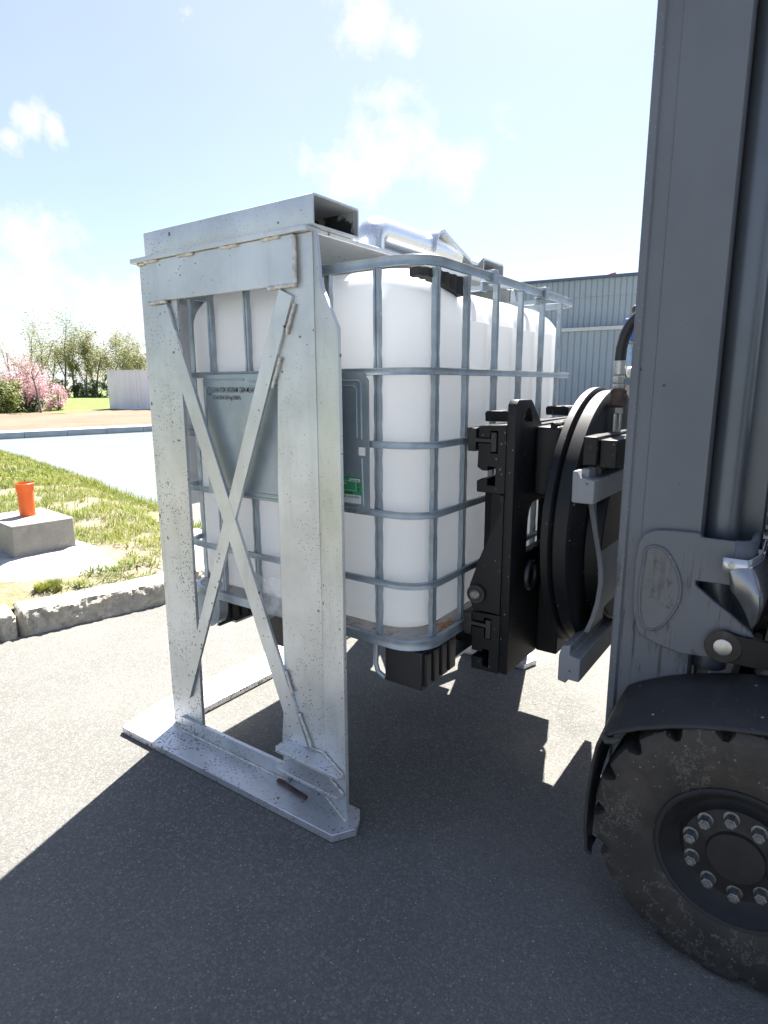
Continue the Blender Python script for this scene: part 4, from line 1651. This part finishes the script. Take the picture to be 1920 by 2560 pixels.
# mast rails both sides
def FXm(x, side):
    return x if side == 0 else 1.24 - x


for side in (0, 1):
    pl = [(.217, -.424), (.215, -.427), (.215, -.441), (.222, -.446), (.222, -.474), (.2195, -.477), (.2195, -.601), (.300, -.601), (.300, -.585), (.237, -.585), (.237, -.445), (.300, -.445), (.300, -.424)]
    b = MB()
    b.prism('z', [(FXm(x, side), y) for x, y in pl], .07, 2.75)
    b.build('mast_rail', 'paint', fk, bevel=.0012)
    b = MB()
    pl = [(.245, -.458), (.245, -.575), (.255, -.575), (.255, -.53), (.33, -.53), (.33, -.50), (.255, -.50), (.255, -.458)]
    b.prism('z', [(FXm(x, side), y) for x, y in pl], .12, 2.70)
    b.build('inner_mast_rail', 'steel_dark', fk)
    b = MB()
    b.cyl((FXm(.300, side), -.634, .64), (FXm(.300, side), -.634, 2.75), .036, n=32)
    b.cyl((FXm(.300, side), -.634, .58), (FXm(.300, side), -.634, .64), .040, n=32)
    b.build('lift_cylinder', 'steel_dark', fk, smooth_a=50)
    b = MB()
    b.box(*sorted((FXm(.345, side), FXm(.40, side))), -.715, -.66, .62, 2.7)
    b.build('guide_column', 'steel_dark', fk, bevel=.004)
# crossmembers of the mast
for z in (.30, 2.68):
    b = MB()
    b.box(.2385, 1.0015, -.66, -.604, z, z + .12)
    b.build('mast_crossmember', 'paint', fk, bevel=.006)
# lower mast bracket
brk = [(-.473, .698), (-.470, .760), (-.469, .831), (-.473, .880), (-.485, .905), (-.505, .916), (-.535, .920), (-.600, .922), (-.606, .913), (-.675, .913), (-.675, .812), (-.602, .811),
       (-.603, .800), (-.640, .772), (-.680, .746), (-.720, .713), (-.735, .690), (-.735, .668), (-.720, .646), (-.692, .641), (-.640, .634), (-.586, .629), (-.53, .640), (-.489, .657)]
for side in (0, 1):
    b = MB()
    b.prism('x', brk, *sorted((FXm(.2045, side), FXm(.2190, side))))
    br = b.build('tilt_bracket', 'paint', fk, bevel=.003)
    if side == 0:
        ov = [(-.491, .871), (-.511, .882), (-.537, .872), (-.563, .831), (-.574, .793), (-.572, .75), (-.551, .702), (-.527, .674), (-.5, .676), (-.487, .718), (-.484, .777), (-.488, .836)]
        ov = [tuple(.5 * ((2 * Vector(ov[i])) + (Vector(ov[(i + 1) % 12]) - Vector(ov[i - 1])) * q + (2 * Vector(ov[i - 1]) - 5 * Vector(ov[i]) + 4 * Vector(ov[(i + 1) % 12]) - Vector(ov[(i + 2) % 12])) * q * q
                     + (3 * Vector(ov[i]) - Vector(ov[i - 1]) - 3 * Vector(ov[(i + 1) % 12]) + Vector(ov[(i + 2) % 12])) * q ** 3)) for i in range(12) for q in (0, .25, .5, .75)]
        b = MB()
        b.prism('x', ov, .2020, .2050)
        b.build('oval_pad', 'paint_oily', br, bevel=.0012)
        c = Vector((-.530, .778))
        b = MB()
        ring = [(.2020, *(c + (Vector(p) - c) * .97)) for p in ov]
        b.tube(ring + [ring[0]], .0035, 8)
        b.build('oval_rim', 'paint', br, smooth_a=60)
        b = MB()
        b.prism('x', arc(-.672, .673, .036, 90, 270, 16)[::-1][::-1] + [(-.76, .640), (-.80, .640), (-.80, .700), (-.70, .704)], .190, .2040)
        b.build('tilt_link', 'black', br, bevel=.002)
        b = MB()
        b.lathe([(.1895, .038), (.188, .036), (.188, .020)], (0, -.672, .673), 'x', 32)
        b.build('bush', 'black_worn', br)
        b = MB()
        b.lathe([(.190, .0185), (.1855, .0185), (.1845, .016), (.1845, 0)], (0, -.672, .673), 'x', 28)
        b.build('pivot_pin', 'zinc', br)
# strap that wraps round to the other side, guard sheet fixed to it
b = MB()
path = [(.212, -.604), (.212, -.675)] + [(.212 + .03 * (1 - math.cos(R(a))), -.675 - .03 * math.sin(R(a))) for a in range(15, 91, 15)] + [(.40, -.705), (.70, -.705), (1.0, -.705)]
rows = []
for x, y in path:
    rows.append([(x, y, .913), (x, y, .815)])
b.grid(rows)
b.build('strap', 'paint', fk, solid=.012, smooth_a=50)
for (x, y, z) in ((.30, -.712, .872), (.36, -.712, .895), (.45, -.712, .90)):
    b = MB()
    b.lathe([(.0, .009), (-.006, .009), (-.0065, 0)], (x, y, z), 'y', 6)
    b.lathe([(-.006, .005), (-.014, .005), (-.0145, 0)], (x, y, z), 'y', 10)
    b.build('strap_bolt', 'zinc', fk)
rows = []
for j in range(17):
    t = j / 16
    row = []
    for i in range(23):
        u = i / 22
        # from the clamp strip, out round the corner and back along +x
        ang_ = R(200 * u)
        base_y = -.663 - .062 * min(1, u * 2.2)
        base_x = .185 + max(0, u - .35) * .75
        bulge = .052 * math.sin(t * math.pi * .85) * math.exp(-((u - .38) / .25) ** 2)
        z = .868 - t * (.052 + .088 * math.exp(-((u - .42) / .25) ** 2)) + .10 * max(0, u - .45) - .02 * math.sin(u * 9) * t
        row.append((base_x - bulge, base_y - bulge * .5 - .018 * math.sin(u * 7 + .6) * t, z))
    rows.append(row)
b = MB()
b.grid(rows)
gs = b.build('guard_sheet', 'chrome', fk, solid=.002, smooth_a=80)
b = MB()
rows = []
for i in range(14):
    u = i / 13 * .62
    x = .185 + max(0, u - .35) * .75 - .004
    y = -.655 - .066 * min(1, u * 2.2)
    z = .868 + .10 * max(0, u - .45)
    rows.append([(x, y, z + .012), (x, y, z - .020)])
b.grid(rows)
b.build('clamp_strip', 'alu_clean', gs, solid=.003)
b = MB()
b.lathe([(.1805, .007), (.177, .007), (.176, .004), (.172, .004), (.1715, 0)], (0, -.672, .867), 'x', 8)
b.build('clamp_screw', 'zinc', gs)


# wheels
WY, WZ, WR = -.752, .289, .287


def wheel(side, y, z, rad, xo, width, nuts=True):
    s = 1 if side == 0 else -1
    k = rad / .287
    X = lambda a: xo + s * a
    prof = [(.010, .150), (.004, .163), (.000, .185), (-.002, .215), (-.003, .240), (-.001, .258), (.000, .268), (.002, .277), (.007, .285), (.018, .2895), (.045, .291), (width / 2, .292),
            (width - .045, .291), (width - .018, .2895), (width - .007, .285), (width - .002, .277), (width, .268), (width + .001, .258), (width + .003, .240), (width + .002, .215), (width, .185), (width - .004, .163), (width - .010, .150)]
    nseg = 18 * 8

    def mod(a, r, t, j):
        q = j % 8
        out = (a < width / 2)
        if r > .262:
            gap = (q in (0, 1)) if out else (q in (4, 5))
            if gap:
                r = max(.262, r - .016)
                if r > .2625 and (a < .03 or a > width - .03):
                    r = .262
        return X(a), r * k

    b = MB()
    b.lathe(prof, (0, y, z), 'x', nseg, close=True, mod=mod)
    wr = bpy.data.objects.new('wheel', None)
    wr.empty_display_size = .1
    COL.objects.link(wr)
    wr.parent = fk
    wr.location = Vector((X(width / 2), y, z)) - wloc(fk)
    b.build('tyre', 'tyre', wr, smooth_a=30)
    b = MB()
    b.lathe([(X(a), r * k) for a, r in ((.012, .152), (.004, .156), (.000, .152), (.002, .146), (.010, .143), (.024, .132), (.038, .122), (.042, .112), (.036, .104), (.024, .100), (.022, .060), (.020, .056), (.012, .053), (.012, .0))], (0, y, z), 'x', 72, caps=False)
    b.build('rim', 'rubber' if nuts else 'black', wr, smooth_a=40)
    if nuts:
        for i in range(10):
            a = 2 * math.pi * (i + .30) / 10
            cy, cz = y + .005 + .083 * k * math.cos(a), z - .002 + .083 * k * math.sin(a)
            b = MB()
            b.lathe([(X(.024), .0125 * k), (X(.018), .0128 * k), (X(.003), .0120 * k), (X(.0015), .0098 * k)], (0, cy, cz), 'x', 6)
            b.cyl((X(.006), cy, cz), (X(-.0010), cy, cz), .0072 * k, n=12)
            b.lathe([(X(.025), .0160 * k), (X(.023), .0160 * k), (X(.022), .013 * k)], (0, cy, cz), 'x', 20)
            b.build('wheel_nut', 'zinc_dull', wr, bevel=.0008)
    return wr


wheel(0, WY, WZ, WR, .002, .19)
wheel(1, WY, WZ, WR, 1.236, .19)
wheel(0, -2.25, .235, .235, .10, .16, False)
wheel(1, -2.25, .235, .235, 1.14, .16, False)

# mudguards
for side in (0, 1):
    sec = [(-.468, .172), (-.455, .176), (-.449, .23), (-.449, .31), (-.456, .40), (-.463, .452), (-.476, .480), (-.50, .497), (-.55, .524), (-.61, .549), (-.66, .565), (-.71, .577), (-.78, .590), (-.86, .590), (-.96, .57)]
    rows = []
    for x, dz in ((.002, -.004), (.010, .0), (.08, .014), (.150, .024), (.2135, .030)):
        rows.append([(FXm(.002 + (x - .002) * (1 if z > .46 else .22 + .78 * max(0, (z - .15) / .31)), side), y + (.006 if z < .4 else 0) * (x > .05), z + dz * (1 if z > .45 else 0)) for y, z in sec])
    b = MB()
    b.grid(rows)
    b.build('mudguard', 'mudguard', fk, solid=.006, smooth_a=45)
b = MB()
b.tube([(.004, -.474, .482), (-.004, -.485, .474), (-.002, -.500, .478), (.002, -.512, .486)], [.006, .009, .008, .004], 7)
b.build('torn_edge', 'black_worn', fk, smooth_a=40)
# tilt ram boot
b = MB()
b.lathe([(-.80, .030), (-.815, .040), (-.88, .040), (-1.0, .036)], (.197, 0, .668), 'y', 20)
b.build('tilt_ram', 'steel_dark', fk, smooth_a=50)
# forks carrying the container
for x in (.375, .845):
    b = MB()
    b.prism('x', [(-.090, 1.1485), (-.012, 1.1485), (-.010, 1.172), (-.016, 1.178), (-.084, 1.178), (-.090, 1.172)], x - .06, x + .075)
    fh = b
    b = MB()
    b.prism('x', [(-.013, .96), (-.0435, .96), (-.0435, .465), (-.030, .458), (.70, .490), (.90, .500), (.90, .512), (.10, .5235), (.004, .5235), (-.013, .54)], x - .05, x + .05)
    ff = b.build('fork', 'black', fk, bevel=.002)
    fh.build('fork_hook', 'black', ff, bevel=.002)
# chassis behind the mast
b = MB()
b.prism('x', [(-.74, .30), (-.74, .62), (-.80, .72), (-1.15, .74), (-1.25, .42), (-1.65, .42), (-1.75, .95), (-2.10, 1.0), (-2.10, .20), (-.95, .20)], .215, 1.025)
b.build('chassis', 'body', fk, bevel=.02)
b = MB()
b.prism('x', [(-2.102, .22), (-2.102, 1.02), (-2.35, 1.04), (-2.55, .95), (-2.68, .75), (-2.70, .40), (-2.58, .24)], .08, 1.16)
b.build('counterweight', 'paint', fk, bevel=.04, seg=4)
b = MB()
b.prism('x', [(-1.62, .97), (-1.22 - .10, 1.0), (-1.24, 1.06), (-1.30, 1.10), (-1.56, 1.09), (-1.66, 1.15), (-1.72, 1.45), (-1.78, 1.56), (-1.84, 1.55), (-1.80, 1.15), (-1.74, .99)], .40, .84)
b.build('seat', 'seat', fk, bevel=.03, seg=4)
b = MB()
b.prism('x', [(-.745, .74), (-.745, .98), (-.80, 1.12), (-.92, 1.16), (-.96, 1.10), (-.90, .75)], .30, .94)
b.build('dashboard', 'plastic', fk, bevel=.015)
b = MB()
b.tube([(.62 + .16 * math.cos(R(a)), -1.03 + .10 * math.sin(R(a)), 1.20 + .09 * math.sin(R(a))) for a in range(0, 361, 15)], .014, 10)
b.tube([(.62, -1.03, 1.20), (.62, -.93, 1.10)], .02, 12)
b.build('steering_wheel', 'plastic', fk, smooth_a=60)
for side in (0, 1):
    b = MB()
    b.tube([(FXm(.13, side), -.84, .70), (FXm(.14, side), -.90, 1.20), (FXm(.17, side), -1.08, 2.08)], 1, sq=(.028, .035))
    b.build('guard_post', 'plastic', fk, bevel=.006)
    b = MB()
    b.tube([(FXm(.15, side), -2.15, 1.0), (FXm(.17, side), -1.95, 2.08)], 1, sq=(.03, .035))
    b.build('guard_post', 'plastic', fk, bevel=.006)
b = MB()
b.box(.12, 1.12, -1.12, -1.06, 2.08, 2.14)
b.box(.12, 1.12, -2.00, -1.94, 2.08, 2.14)
b.box(.12, .18, -1.94, -1.12, 2.082, 2.138)
b.box(1.06, 1.12, -1.94, -1.12, 2.082, 2.138)
for i in range(7):
    x = .25 + i * .12
    b.box(x, x + .03, -1.94, -1.12, 2.09, 2.13)
b.build('overhead_guard', 'plastic', fk, bevel=.006)
